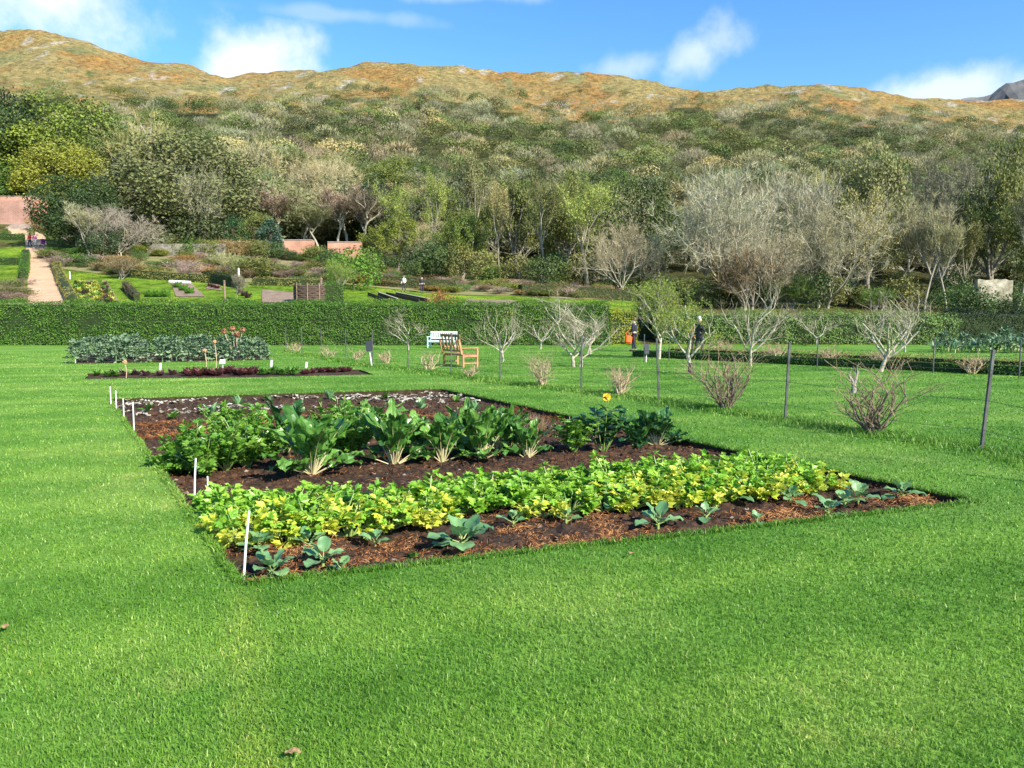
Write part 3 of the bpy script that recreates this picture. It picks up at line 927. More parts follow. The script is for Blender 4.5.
for x_, h_ in ((291, 1.4), (303, 1.1), (317, 2.4), (325, 2.0), (338, 1.0), (351, 1.3), (364, 2.2)): SH.append((x_, 101.5, 'leafytwig', h_))
for x in range(160, 280, 17):
    SH.append((x, 102, random.choice(['shrub', 'leafytwig']), random.uniform(1.6, 2.6)))
SHC = [('dark green', (0.07, 0.12, 0.035)), ('olive', (0.19, 0.21, 0.06)), ('brown', (0.30, 0.22, 0.10)), ('mid green', (0.12, 0.21, 0.04)), ('tan', (0.38, 0.31, 0.15))]
for (px, d, k, h) in SH:
    nm, c = random.choice(SHC[:2] + SHC[3:4] + ([SHC[2], SHC[4]] if k != 'shrub' else [SHC[0]]))
    key = (nm, k, lm(px)); cnt[key] = cnt.get(key, 0) + 1
    word = {'shrub': 'dense', 'twiggy': 'twiggy', 'leafytwig': 'loose leaved'}[k]
    n = cnt[key]
    lab = f"{word} {nm} bush {lm(px)}" + ('' if n == 1 else f", {ORD[n - 1].replace('lowest', 'first')} from the left")
    put_tree('bush', k, at_depth(px, d), h, h * random.uniform(0.5, 0.75), vary(c), lab, 'bush', 'bushes along the foot of the wood')

# the hillside wood: the nearest trees one by one, the rest as one mass
HILL = []
y = 128.0
while y < 440:
    stepx = 8.6 + (y - 128) * 0.004
    x = -0.78 * y
    while x < 0.78 * y:
        X, Y = x + random.uniform(-.45, .45) * stepx, y + random.uniform(-.45, .45) * stepx
        px = CX + F * X / Y * 1.02
        zz = H(X, Y)
        edge = 124 if px < 600 else 112
        if Y > edge and -130 < px < 1160:
            r_ = row_of(zz, Y)
            lim = UPR(px) + (9 if px < 350 else 3 if px < 640 else 8) + 18 * fbm(X, Y, 24, 3, 6.0)
            if r_ > max(lim, float(np.interp(px, SKP, SKR)) + 16): HILL.append((Y, X, zz, px, r_ - lim))
            elif Y < 440 and random.random() < 0.28 + 1.2 * fbm(X, Y * .5, 30, 3, 12.0) and r_ > max(lim - 34, float(np.interp(px, SKP, SKR)) + 11): HILL.append((Y, X, zz, px, -9))
        x += stepx
    y += stepx * (0.85 if y < 250 else 0.95)
HILL.sort(key=lambda q: (q[4] < 0, q[0]))
PAL = [('olive', 'leafy', OLIVE, 3), ('green', 'dense', (0.125, 0.175, 0.045), 4), ('grey', 'bare', GREY, 2), ('beige', 'bare_wide', BEIGE, 2), ('grey brown', 'bare_wide', (0.31, 0.29, 0.17), 3),
       ('pale green', 'leafytwig', GG, 2), ('dark', 'dense', (0.07, 0.10, 0.035), 2), ('tan', 'leafy', TAN, 1)]


def pick_pal(X, Y):
    w_ = []
    for i, q in enumerate(PAL):
        w_.append(q[3] * math.exp(3.0 * noise.noise(Vector((X / 32, Y / 32, i * 9.3)))))
    return random.choices(PAL, w_)[0]


NEARN = 285
cnt2 = {}
for (Y, X, z, px, m_) in HILL[:NEARN]:
    nm, k, c, _ = pick_pal(X, Y)
    key = lm(px).replace('right of the brick walls', 'the second brick wall'); cnt2[key] = cnt2.get(key, 0) + 1
    sizes = random.uniform(0.8, 1.25) * (1.0 if m_ > 25 else 0.7)
    where = key.replace('behind ', '').replace('beyond ', '').replace('under ', '').replace('below ', '').replace('above ', '').replace('at the', 'the').replace('by ', '').replace('right of ', '')
    lab = f"{nm} hillside tree, {ORD[cnt2[key] - 1]} up the slope above {where}"
    look = 'bare ' if 'bare' in k else ''
    lab = look + lab
    put_tree('hillside_tree', k, (X, Y, z - 0.3), 8.2 * sizes, 5.4 * sizes, vary(c, 0.22), lab, 'tree', 'trees of the hillside wood')

# the far wood as one mass
FARP = {}
for k, L in PROTO.items():
    if k in ('bare', 'bare_wide', 'leafy', 'dense', 'leafytwig'):
        cr = L[0][2]
        Vv = np.concatenate(cr.V)
        quads, tri_, off = [], [], 0
        for f, v, _ in cr.P:
            (quads if f.shape[1] == 4 else tri_).append((f, v))
        FARP[k] = (Vv, quads, tri_)
g = Geo(); TT = []
for (Y, X, z, px, m_) in HILL[NEARN:]:
    nm, k, c, _ = pick_pal(X, Y)
    c = np.array(vary(c, 0.22)); s = random.uniform(0.75, 1.2) * (0.42 if m_ < 0 else 1.0 if m_ > 22 else 0.55 + 0.45 * max(0, m_) / 22)
    h, w_ = (7.0 * s, 5.4 * s)
    cw, ch = CROWNW[k]
    # clumps of leaf faces over a domed crown, denser to its upper side
    nl = 500
    d_ = rand_dirs(nl); d_[:, 2] = np.abs(d_[:, 2]) * 1.1 - 0.25
    nb = 7; bc = unit(RNG.normal(size=(nb, 3))); bc[:, 2] = np.abs(bc[:, 2])
    bi = RNG.integers(0, nb, nl)
    dd = unit(bc[bi] * 0.9 + d_ * 0.75)
    P_ = np.stack([X + dd[:, 0] * w_ * 0.92, Y + dd[:, 1] * w_ * 0.92, z + h * 0.5 + dd[:, 2] * h * 0.48], 1) + RNG.normal(size=(nl, 3)) * 0.36
    if 'bare' in k or k == 'leafytwig':
        td = unit(dd + RNG.normal(size=(nl, 3)) * 0.5 + np.array([0, 0, 0.5]))
        leaves(g, P_ - td * 0.4, td, unit(RNG.normal(size=(nl, 3)) + dd), 0.95 * s, 0.11 * s, np.clip(RNG.normal(0.55, 0.15, nl), 0, 1))
    else:
        leaves(g, P_, unit(np.cross(dd, RNG.normal(size=(nl, 3)))), unit(dd + RNG.normal(size=(nl, 3)) * 0.5), 0.48 * s, 0.36 * s, np.clip(RNG.normal(0.5, 0.16, nl), 0, 1), 0.1)
    TT.append(np.tile([*c, 1.0], (nl * 4, 1)))
kind(g.obj('woodland', M['wood'], tint=np.concatenate(TT)), 'stuff')
print('hill trees', len(HILL))

# ================================================================== HEDGES AND GARDEN BEYOND
def hedge(name, pts, width, height, label, lsize=0.07, dens=260, mat='hedge', cat='hedge', wob=0.085, group=None, zf=None, seed=1, side_dens=None):
    """clipped hedge along a polyline of (x, y)"""
    rn = np.random.default_rng(seed)
    zf = zf or (lambda x, y: float(Hs(x, y)))
    pts = [np.array(p[:2], float) for p in pts]
    core, lf = Geo(), Geo()
    for a, b_ in zip(pts[:-1], pts[1:]):
        L = np.linalg.norm(b_ - a); d = (b_ - a) / L; nrm = np.array([-d[1], d[0]])
        n = max(2, int(L / 1.0)); ring = []
        hw = width / 2
        for i in range(n + 1):
            p = a + d * L * i / n; z = zf(*p)
            prof = [(-hw * .86, -0.3), (-hw * .92, height * .5), (-hw * .86, height * .93), (0, height * .96), (hw * .86, height * .93), (hw * .92, height * .5), (hw * .86, -0.3)]
            for (o, hh) in prof:
                q = p + nrm * (o * (1 + wob * .3 * rn.normal()))
                ring.append([q[0], q[1], z + hh])
        k = 7
        Q = [[i * k + j, i * k + j + 1, (i + 1) * k + j + 1, (i + 1) * k + j] for i in range(n) for j in range(k - 1)]
        Q2 = [[0, 1, 2, 3], [3, 4, 5, 6]]
        core.add(ring, Q)
        core.add(ring[:k], [[0, 1, 2, 3], [0, 3, 4, 6]]); core.add(ring[-k:], [[3, 2, 1, 0], [6, 4, 3, 0]])
        # leaves on both sides, top and ends
        for (nv, area, fn) in (
            (np.array([-nrm[0], -nrm[1], 0.15]), L * height, lambda u, v: (a + np.outer(u, d) * L - nrm * hw, v * height)),
            (np.array([nrm[0], nrm[1], 0.15]), L * height, lambda u, v: (a + np.outer(u, d) * L + nrm * hw, v * height)),
            (np.array([0, 0, 1.0]), L * width, lambda u, v: (a + np.outer(u, d) * L + np.outer(v - .5, nrm) * width, height + 0 * v)),
            (np.array([-d[0], -d[1], .1]), width * height, lambda u, v: (a + np.outer(u - .5, nrm) * width, v * height)),
            (np.array([d[0], d[1], .1]), width * height, lambda u, v: (b_ + np.outer(u - .5, nrm) * width, v * height))):
            m_ = int(area * dens)
            if m_ < 1: continue
            u, v = rn.random(m_), rn.random(m_)
            q, hh = fn(u, v)
            zz = Hs(q[:, 0], q[:, 1]) if zf is not None else 0
            P_ = np.stack([q[:, 0], q[:, 1], zz + hh], 1)
            bul = np.array([noise.noise(Vector((p[0] * 1.1, p[1] * 1.1, p[2] * 1.6))) for p in P_]) if m_ < 90000 else rn.random(m_) * 0
            P_ += unit(nv) * (bul[:, None] * wob * 1.9 + rn.normal(size=(m_, 1)) * wob * 0.7)
            P_[:, 2] += (P_[:, 2] > zz + height * .6) * wob * 1.2 * np.sin(P_[:, 0] * 1.3 + P_[:, 1])
            nn = unit(nv + rn.normal(size=(m_, 3)) * 0.55)
            dd = unit(np.cross(nn, rn.normal(size=(m_, 3))))
            leaves(lf, P_ - dd * lsize / 2, dd, nn, lsize * (0.7 + 0.6 * rn.random(m_)), lsize * 0.7, np.clip(rn.normal(0.48, 0.2, m_) + bul * 0.3, 0, 1), 0.12)
    e = empty(name, (0, 0, 0))
    core.obj('branches', M['hedgecore'], e); lf.obj('foliage', M[mat], e)
    return tag(e, label, cat, group)


def leafcol(key, base, transl=0.25, rough=0.5):
    M[key] = leafmat(key, [(0, tuple(v * .55 for v in base)), (0.5, base), (1, tuple(min(1, v * 1.5) for v in base))], transl, rough)


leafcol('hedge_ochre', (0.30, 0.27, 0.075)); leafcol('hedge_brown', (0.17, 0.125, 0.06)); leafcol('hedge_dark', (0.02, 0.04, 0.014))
leafcol('hedge_pale', (0.17, 0.27, 0.065)); leafcol('hedge_yellow', (0.32, 0.34, 0.03))

hedge('tall_hedge', [(-46, 49.6), (6.1, 49.6)], 1.5, 2.55, 'tall clipped green hedge running along the far side of the lawn', 0.085, 300, seed=3)
hedge('hedge', [(6.1, 49.9), (7.9, 50.3)], 1.3, 2.0, 'short yellow green bit of hedge beside the gap where a visitor in dark stands', 0.08, 260, 'hedge_yellow', seed=4)
hedge('hedge', [(9.6, 50.6), (28.5, 50.2)], 1.4, 1.85, 'looser pale green hedge behind the orchard, right of the gap', 0.1, 230, 'hedge_pale', wob=0.16, seed=5)
hedge('hedge', [(28.6, 51), (46, 51)], 1.8, 2.0, 'dark shaded hedge behind the row of leeks', 0.1, 200, 'hedge_dark', wob=0.15, seed=6)
hedge('hedge', [(11.5, 58), (36, 58)], 1.2, 1.3, 'ochre brown hedge showing over the top of the pale green hedge', 0.1, 150, 'hedge_ochre', wob=0.15, seed=7)
LH0, LH1 = G(636, 356.5), G(1090, 379)
hedge('low_hedge', [LH0[:2], LH1[:2]], 0.5, 0.29, 'long low dark box hedge edging the orchard grass', 0.05, 420, 'hedge', wob=0.04, seed=8)
o_ = (Vector((0.87, 0.49, 0)) * 2.0)
hedge('low_hedge', [(LH0 + o_)[:2], (LH1 + o_)[:2]], 0.45, 0.33, 'second low ochre hedge on the other side of the narrow gravel walk', 0.05, 350, 'hedge_ochre', wob=0.05, seed=9)
hedge('hedge', [(8.6, 52.4), (10.2, 52.4)], 1.8, 2.6, 'added dark hedge standing in for shade in the gap behind the orange bag visitor', 0.1, 200, 'hedge_dark', wob=0.15, seed=12)  # dark leaves added so that the opening reads as shade

m_gravel = surf('gravel', [(0.3, (0.26, 0.20, 0.15)), (0.7, (0.42, 0.34, 0.26))], 4, 0.95, 0.4, 30)
m_bare = surf('bare_earth', [(0.3, (0.16, 0.11, 0.08)), (0.7, (0.30, 0.22, 0.16))], 1.5, 0.95, 0.6)
m_tan = surf('sandy_path', [(0.3, (0.44, 0.29, 0.17)), (0.7, (0.56, 0.39, 0.25))], 0.8, 0.95, 0.3, 8)
m_herb = surf('herb_ground', [(0.3, (0.20, 0.14, 0.09)), (0.5, (0.22, 0.20, 0.08)), (0.7, (0.17, 0.25, 0.06))], 1.2, 0.95, 0.6)
m_bright = surf('garden_turf', [(0.3, (0.09, 0.23, 0.02)), (0.7, (0.16, 0.32, 0.035))], 0.6, 0.9, 0.4)
# narrow gravel walk between the two low hedges
a, b_ = LH0 + o_ * 0.22, LH1 + o_ * 0.22; c_, d_ = LH1 + o_ * 0.82, LH0 + o_ * 0.82
g = Geo(); g.add([(*p[:2], 0.005) for p in (a, b_, c_, d_)], [0, 1, 2, 3]); kind(g.obj('gravel_walk', m_gravel), 'structure')


def drape(name, poly_px, mt, off=0.04, kd='structure', step=1.3):
    import bmesh
    P_ = [hit(*p) for p in poly_px]
    bm = bmesh.new()
    vs_ = [bm.verts.new((p.x, p.y, 0)) for p in P_]
    bm.faces.new(vs_)
    xs = [p.x for p in P_]; ys = [p.y for p in P_]
    for k in np.arange(min(xs), max(xs), step):
        bmesh.ops.bisect_plane(bm, geom=bm.verts[:] + bm.edges[:] + bm.faces[:], plane_co=(k, 0, 0), plane_no=(1, 0, 0))
    for k in np.arange(min(ys), max(ys), step):
        bmesh.ops.bisect_plane(bm, geom=bm.verts[:] + bm.edges[:] + bm.faces[:], plane_co=(0, k, 0), plane_no=(0, 1, 0))
    bmesh.ops.triangulate(bm, faces=bm.faces[:])
    for v in bm.verts: v.co.z = H(v.co.x, v.co.y) + off
    bmesh.ops.recalc_face_normals(bm, faces=bm.faces[:])
    me = bpy.data.meshes.new(name); bm.to_mesh(me); bm.free(); me.materials.append(mt)
    return kind(link(name, me), kd)


drape('gravel_path', [(28, 312), (71, 312), (62, 286), (53, 266), (47, 247), (45, 236), (30, 229), (8, 228), (8, 234), (25, 238), (27, 262)], m_tan, 0.05)
drape('herb_bed', [(-30, 312), (27, 312), (26, 282), (-30, 281)], m_herb, 0.04)
drape('planted_bed_soil', [(81, 307), (119, 301), (107, 281), (73, 281)], m_herb, 0.05)
drape('earth_bed', [(176, 297), (205, 297), (192, 284), (171, 283)], m_bare, 0.05)
drape('earth_bed', [(206, 289), (222, 291), (220, 285), (208, 284)], m_bare, 0.05)
drape('earth_bed', [(262, 303), (300, 303), (296, 293), (262, 290)], m_bare, 0.05)
drape('earth_bed', [(462, 308), (530, 308), (515, 301), (466, 299)], m_bare, 0.05)
drape('border_soil', [(50, 268), (125, 277), (240, 283), (340, 284), (430, 293), (560, 299), (640, 301), (640, 291), (430, 276), (340, 265), (240, 258), (150, 252), (50, 252)], m_herb, 0.05)

hl = lambda *q: [tuple(hit(*p))[:2] for p in q]
hedge('box_hedge', hl((55, 266), (64, 288), (73, 306)), 0.7, 0.75, 'low tan box hedge edging the sandy path on its right', 0.09, 140, 'hedge_ochre', seed=20)
hedge('box_hedge', hl((26, 256), (24, 280)), 0.7, 0.8, 'low dark box hedge along the upper left side of the sandy path', 0.09, 140, 'hedge', seed=21)
hedge('box_hedge', hl((-20, 265), (25, 265)), 0.7, 0.8, 'low green box hedge crossing left of the sandy path', 0.09, 140, 'hedge', seed=22)
hedge('box_hedge', hl((-20, 240), (24, 240)), 0.7, 0.8, 'green box hedge near the brick gable wall', 0.1, 120, 'hedge', seed=23)
hedge('box_hedge', hl((128, 277), (243, 284)), 0.7, 0.8, 'olive box hedge in front of the flower border left of the conifer', 0.1, 130, 'hedge_ochre', seed=24)
hedge('box_hedge', hl((253, 285), (345, 289)), 0.7, 0.7, 'ochre box hedge in front of the flower border below the brick walls', 0.1, 130, 'hedge_ochre', seed=25)
hedge('box_hedge', hl((205, 281), (240, 288)), 0.8, 1.0, 'short dark box hedge under the pale pampas grass', 0.1, 130, 'hedge_dark', seed=26)
hedge('box_hedge', hl((520, 296), (665, 303)), 1.0, 1.2, 'brown hedge beyond the orchard under the forked trees', 0.1, 120, 'hedge_brown', seed=27)
hedge('box_hedge', hl((365, 285), (455, 291)), 0.9, 1.2, 'rusty brown hedge in front of the wood above the pale bench', 0.1, 120, 'hedge_brown', seed=28)
hedge('box_hedge', hl((125, 289), (137, 301)), 0.5, 0.7, 'short brown hedge between the leafy bed and the striped lawn', 0.08, 130, 'hedge_brown', seed=29)
hedge('box_hedge', hl((322, 303), (343, 303)), 1.0, 1.6, 'dark green clipped block beside the wicker compost bin', 0.08, 150, 'hedge', seed=30)

# border plants
KL = [('mauve brown', 'twiggy', (0.27, 0.19, 0.16)), ('pinkish grey', 'twiggy', (0.42, 0.32, 0.26)), ('olive green', 'leafytwig', OLIVE), ('fresh green', 'shrub', (0.10, 0.2, 0.035)),
      ('yellow green', 'leafytwig', (0.22, 0.25, 0.05)), ('rusty orange', 'leafytwig', (0.34, 0.22, 0.07)), ('dull brown', 'twiggy', (0.26, 0.2, 0.11)), ('dark green', 'shrub', (0.08, 0.15, 0.04)), ('straw coloured', 'leafytwig', (0.33, 0.27, 0.12))]
LB = [(0, 'at the path end of the flower border'), (110, 'in the border under the pinkish tree'), (165, 'in the border under the huge tree'),
      (230, 'in the flower border by the conifer'), (280, 'in the flower border under the brick walls'), (345, 'beside the round bright green bush'),
      (390, 'in the border behind the distant visitors'), (450, 'in the rough border above the benches'), (520, 'in the border under the forked trees'), (590, 'in the border above the hedge gap')]
cb = {}
px = 50.0
fixed = [(60, 268, 1.3, 1.4, 0), (122, 279, 1.3, 2.6, 6), (186, 279, 1.6, 2.2, 1), (258, 277, 2.0, 2.1, 2)]
rowlo = lambda p: float(np.interp(p, [50, 125, 240, 340, 430, 560, 640], [266, 275, 281, 283, 292, 298, 300]))
rowhi = lambda p: float(np.interp(p, [50, 150, 240, 340, 430, 640], [252, 253, 259, 267, 279, 292]))
plist = list(fixed)
while px < 640:
    for f in (random.uniform(0, .3), random.uniform(.35, .65), random.uniform(.7, 1)):
        plist.append((px + random.uniform(-4, 4), rowhi(px) * (1 - f) + rowlo(px) * f, random.uniform(0.7, 1.5), random.uniform(0.45, 1.2), random.randrange(len(KL))))
    px += random.uniform(8, 13)
for (px, row, hw, h, ki) in sorted(plist):
    nm, k, c = KL[ki]
    where = [t for p, t in LB if p <= px][-1]
    cb[(nm, where)] = n = cb.get((nm, where), 0) + 1
    put_tree('border_shrub', k, hit(px, row), h, hw, vary(c, 0.1), f"{nm} plant {where}" + ('' if n == 1 else f", {ORD[n - 1].replace('lowest', 'first')} from the left"), 'shrub', 'plants of the flower border')
for i, (px, row, k, c) in enumerate([(4, 300, 'twiggy', (0.26, 0.18, 0.14)), (14, 296, 'leafytwig', (0.2, 0.2, 0.08)), (22, 302, 'twiggy', (0.3, 0.22, 0.16)), (10, 288, 'shrub', (0.16, 0.2, 0.06)), (20, 286, 'twiggy', (0.24, 0.17, 0.13)), (-8, 292, 'twiggy', (0.26, 0.19, 0.14))]):
    put_tree('border_shrub', k, hit(px, row), .8, 1.2, c, ['brown twiggy plant at the picture side of the herb bed left of the path', 'olive plant in the middle of the herb bed left of the path', 'pinkish brown plant in the herb bed just above the tall hedge, beside the path', 'green low plant at the back of the herb bed left of the path',
             'brown plant at the back corner of the herb bed beside the path', 'brown plant of the herb bed past the edge of the view'][i], 'shrub')
put_tree('bush', 'shrub', hit(354, 290), 3.6, 2.6, (0.12, 0.24, 0.03), 'round bright green bush below the second brick wall', 'bush')
put_tree('tree', 'bare', hit(343, 297), 3.3, 2.0, (0.2, 0.28, 0.06), 'little white trunked tree in front of the round bright green bush', 'tree', white=True)
put_tree('bush', 'shrub', hit(330, 272), 2.4, 1.6, (0.07, 0.12, 0.03), 'dark green bush below the second brick wall', 'bush')
put_tree('pampas_grass', 'twiggy', hit(226, 272), 2.4, 1.5, (0.42, 0.42, 0.2), 'pale tufted pampas grass clump in the flower border', 'grass clump')
put_tree('sapling', 'leafytwig', (-4.6, 52.5, 0.4), 3.2, 0.9, (0.28, 0.15, 0.04), 'rusty orange leaved sapling behind the hedge above the pale bench', 'sapling')
put_tree('espalier_tree', 'bare', hit(237, 300), 2.2, 0.8, (0.25, 0.22, 0.15), 'small bare fruit tree by a post beyond the tall hedge', 'tree')
for i, (px, row, lab) in enumerate([(40, 232, 'orange tinged bush leaning on the brick gable wall'), (31, 236, 'round green topiary bush beside the brick steps'), (7, 236, 'small round green bush left of the brick steps')]):
    put_tree('bush', 'shrub', hit(px, row), [2.6, 1.0, 1.0][i], [1.6, .55, .55][i], [(0.22, 0.16, 0.04), GRN, GRN][i], lab, 'bush')

# brick walls, stone walls
def brick_mat(name, c1, c2, mort, scale=1.0):
    m, nt, out = new_mat(name)
    b = nt.nodes.new('ShaderNodeBsdfPrincipled'); b.inputs['Roughness'].default_value = 0.9
    t = nt.nodes.new('ShaderNodeTexBrick'); t.inputs['Scale'].default_value = scale
    t.inputs['Color1'].default_value = (*c1, 1); t.inputs['Color2'].default_value = (*c2, 1); t.inputs['Mortar'].default_value = (*mort, 1)
    t.inputs['Brick Width'].default_value = 0.5; t.inputs['Row Height'].default_value = 0.16; t.inputs['Mortar Size'].default_value = 0.02
    tcn = nt.nodes.new('ShaderNodeTexCoord'); mp = nt.nodes.new('ShaderNodeMapping'); mp.inputs['Rotation'].default_value = (PI / 2, 0, 0)
    nt.links.new(tcn.outputs['Object'], mp.inputs[0]); nt.links.new(mp.outputs[0], t.inputs['Vector'])
    n = tex(nt, 0.6, 5)
    c = mixc(nt, t.outputs[0], ramp(nt, [(0.3, (0.7, 0.7, 0.68)), (0.7, (1.2, 1.15, 1.15))], n.outputs[0]).outputs[0], 1.0, 'MULTIPLY')
    nt.links.new(c, b.inputs['Base Color']); nt.links.new(b.outputs[0], out.inputs[0])
    return m


m_brick = brick_mat('red_brick', (0.50, 0.19, 0.11), (0.58, 0.26, 0.16), (0.5, 0.38, 0.3))
m_stone = surf('grey_stone', [(0.3, (0.10, 0.09, 0.07)), (0.5, (0.2, 0.185, 0.15)), (0.7, (0.36, 0.33, 0.28))], 1.6, 0.95, 0.8, detail=8)
m_cope = surf('coping_stone', [(0.3, (0.22, 0.16, 0.12)), (0.7, (0.4, 0.32, 0.27))], 2, 0.9, 0.3)


def wall(name, px0, px1, d, top, label, mt, thick=0.5, cope=True, extra=None, gable=0.0, rag=0.0):
    """upright wall from column px0 to px1 at depth d, its top at a height seen at row top"""
    a, b_ = at_depth(px0, d), at_depth(px1, d)
    zb = min(a.z, b_.z) - 1.0; zt = z_at(top, d)
    e = empty(name, ((a.x + b_.x) / 2, d, min(a.z, b_.z)))
    L = b_.x - a.x; n = 14 if not rag else 9
    g = Geo(); xs_ = np.linspace(-L / 2, L / 2, n + 1)
    tp = [zt - e.location.z + gable * (1 - abs(2 * x / L)) - rag * random.random() for x in xs_]
    F1 = [(x, -thick / 2, zb - e.location.z) for x in xs_] + [(x, -thick / 2, t) for x, t in zip(xs_, tp)]
    F2 = [(x, thick / 2, zb - e.location.z) for x in xs_] + [(x, thick / 2, t) for x, t in zip(xs_, tp)]
    k = n + 1
    g.add(F1, [[i, i + 1, k + i + 1, k + i] for i in range(n)]); g.add(F2, [[i + 1, i, k + i, k + i + 1] for i in range(n)])
    g.add(F1 + F2, [[k + i, k + i + 1, 2 * k + k + i + 1, 2 * k + k + i] for i in range(n)] + [[0, k, 3 * k, 2 * k], [n, 2 * k + n, 3 * k + n, k + n]])
    g.obj('brickwork' if mt is m_brick else 'stonework', mt, e)
    if cope:
        g = Geo()
        for i in range(n):
            x0, x1 = xs_[i], xs_[i + 1]
            sl_ = math.atan2(tp[i + 1] - tp[i], x1 - x0)
            box(g, ((x0 + x1) / 2, 0, (tp[i] + tp[i + 1]) / 2 + 0.07), ((x1 - x0) * 0.985 / math.cos(sl_), thick + 0.12, 0.13), rotm(0, -sl_, 0), bev=0.02)
        g.obj('coping', m_cope, e)
    return tag(e, label, 'wall'), e


_, gw = wall('garden_wall', -40, 48, 117, 197, 'high red brick wall across the top of the sandy path', m_brick, 0.6)
# recessed arch panel with steps in front of the wall
g = Geo(); box(g, (2.0, -0.42, 1.9), (5.6, 0.2, 3.9), bev=0.03); g.obj('pier_panel', brick_mat('dark_brick', (0.36, 0.16, 0.12), (0.42, 0.2, 0.15), (0.4, 0.33, 0.28)), gw)
st = hit(18, 229)
e = empty('garden_steps', st); tag(e, 'wide stone steps at the foot of the high brick wall', 'steps')
for i in range(5):
    g = Geo(); box(g, (0, 0.35 * i, 0.08 + 0.17 * i), (3.6 - 0.02 * i, 0.36, 0.16 + 0.001 * i), bev=0.02); g.obj('step', m_cope, e)
st = hit(17, 224.5)
e = empty('garden_bench', st + Vector((0, 0, 0.8))); tag(e, 'small pale blue bench against the high brick wall above the steps', 'bench')
m_wb = plain('pale_paint', (0.62, 0.66, 0.68), 0.5)
g = Geo(); box(g, (0, 0, .45), (2.4, .5, .06), bev=.02); g.obj('seat', m_wb, e)
g = Geo(); box(g, (0, .24, .75), (2.4, .05, .4), bev=.02); g.obj('backrest', m_wb, e)
for s_ in (-1.05, 1.05):
    g = Geo(); box(g, (s_, 0, .21), (.08, .45, .42), bev=.01); g.obj('leg', m_wb, e)
wall('ruined_brick_wall', 286, 314, 103, 241, 'first low red brick wall in front of the birches', m_brick, 1.2)
wall('ruined_brick_wall', 329, 362, 103, 243, 'second low red brick wall in front of the birches, past the gap', m_brick, 1.2)
wall('low_stone_wall', 148, 226, 101, 244, 'low grey stone wall under the huge grey green tree', m_stone, 0.6, cope=False)
wall('ruined_stone_wall', 974, 1009, 80, 279, 'pale ruined stone wall standing among the trees', surf('pale_stone', [(0.32, (0.10, 0.10, 0.055)), (0.5, (0.30, 0.27, 0.19)), (0.68, (0.50, 0.46, 0.36))], 1.6, 0.95, 0.9, detail=10), 0.7, cope=False, rag=0.16)

# small things in the far garden
m_wood = surf('weathered_wood', [(0.3, (0.13, 0.09, 0.06)), (0.7, (0.30, 0.22, 0.15))], 4, 0.85, 0.4)
m_white = plain('white_label', (0.75, 0.75, 0.72), 0.5, var=0.05)
p = hit(310, 303)
e = empty('compost_bin', p); tag(e, 'dark wicker compost bin beyond the tall hedge', 'compost bin')
g = Geo()
for i in range(9):
    for sx in (-1, 1):
        pass
for k in range(8):
    z = 0.12 + k * 0.18
    pts = [(math.cos(a) * (1.25 + .03 * (k % 2)) * (1.0 if abs(math.cos(a)) < .99 else 1), math.sin(a) * 0.7, z + .03 * math.sin(a * 9 + k * PI)) for a in np.linspace(0, 2 * PI, 37)]
    tube(g, pts, 0.095, 5)
g.obj('wicker_panel', plain('wicker', (0.10, 0.065, 0.05), 0.9, var=.4), e)
for a in np.linspace(0, 2 * PI, 9)[:-1]:
    g = Geo(); tube(g, [(math.cos(a) * 1.32, math.sin(a) * .78, -.1), (math.cos(a) * 1.32, math.sin(a) * .78, 1.65)], 0.05, 6, cap=True); g.obj('stake', m_wood, e)


def post(name, p, h, r, mt, label, cat='post', lean=0.0, top=None):
    g = Geo(); tube(g, [(0, 0, -0.1), (lean * h * .5, 0, h * .5), (lean * h, 0, h)], [r, r, r * .92], 8, cap=True)
    e = empty(name, p); g.obj('shaft', mt, e)
    g = Geo(); tube(g, [(lean * h, 0, h - 0.001), (lean * h, 0, h + r * .7)], [r * 1.15, r * .6], 8, cap=True); g.obj('cap', mt, e)
    return tag(e, label, cat)


post('wooden_post', hit(321.5, 303), 2.0, 0.13, m_wood, 'tan wooden post between the wicker compost bin and the clipped block')
post('wooden_post', hit(225, 303), 1.8, 0.09, m_wood, 'slim wooden post in the far vegetable plots')
post('wooden_post', hit(239, 285), 1.6, 0.11, plain('pale_post', (.5, .48, .44)), 'pale post at the end of the short dark box hedge')
for i, (px, row) in enumerate([(70, 279), (205, 282)]):
    post('marker_post', hit(px, row), 0.7, 0.06, m_white, ['short white marker beside the leafy bed near the path', 'short white marker among the far plots'][i])
g = Geo(); a, b_ = hit(170, 283.5), hit(190, 284.5)
dv = np.array(b_ - a); L = np.linalg.norm(dv); box(g, ((a + b_) / 2) + Vector((0, 0, .2)), (L, .5, .28), rotm(0, -math.atan2(dv[2], math.hypot(dv[0], dv[1])), math.atan2(dv[1], dv[0])), bev=.05)
e = empty('cloche'); g.obj('cover', m_white, e); g = Geo(); box(g, ((a + b_) / 2) + Vector((0, 0, .03)), (L + .1, .6, .08), rotm(0, 0, math.atan2(dv[1], dv[0]))); g.obj('base', m_wood, e)
tag(e, 'long white fleece covered row at the head of an earth bed', 'cloche')
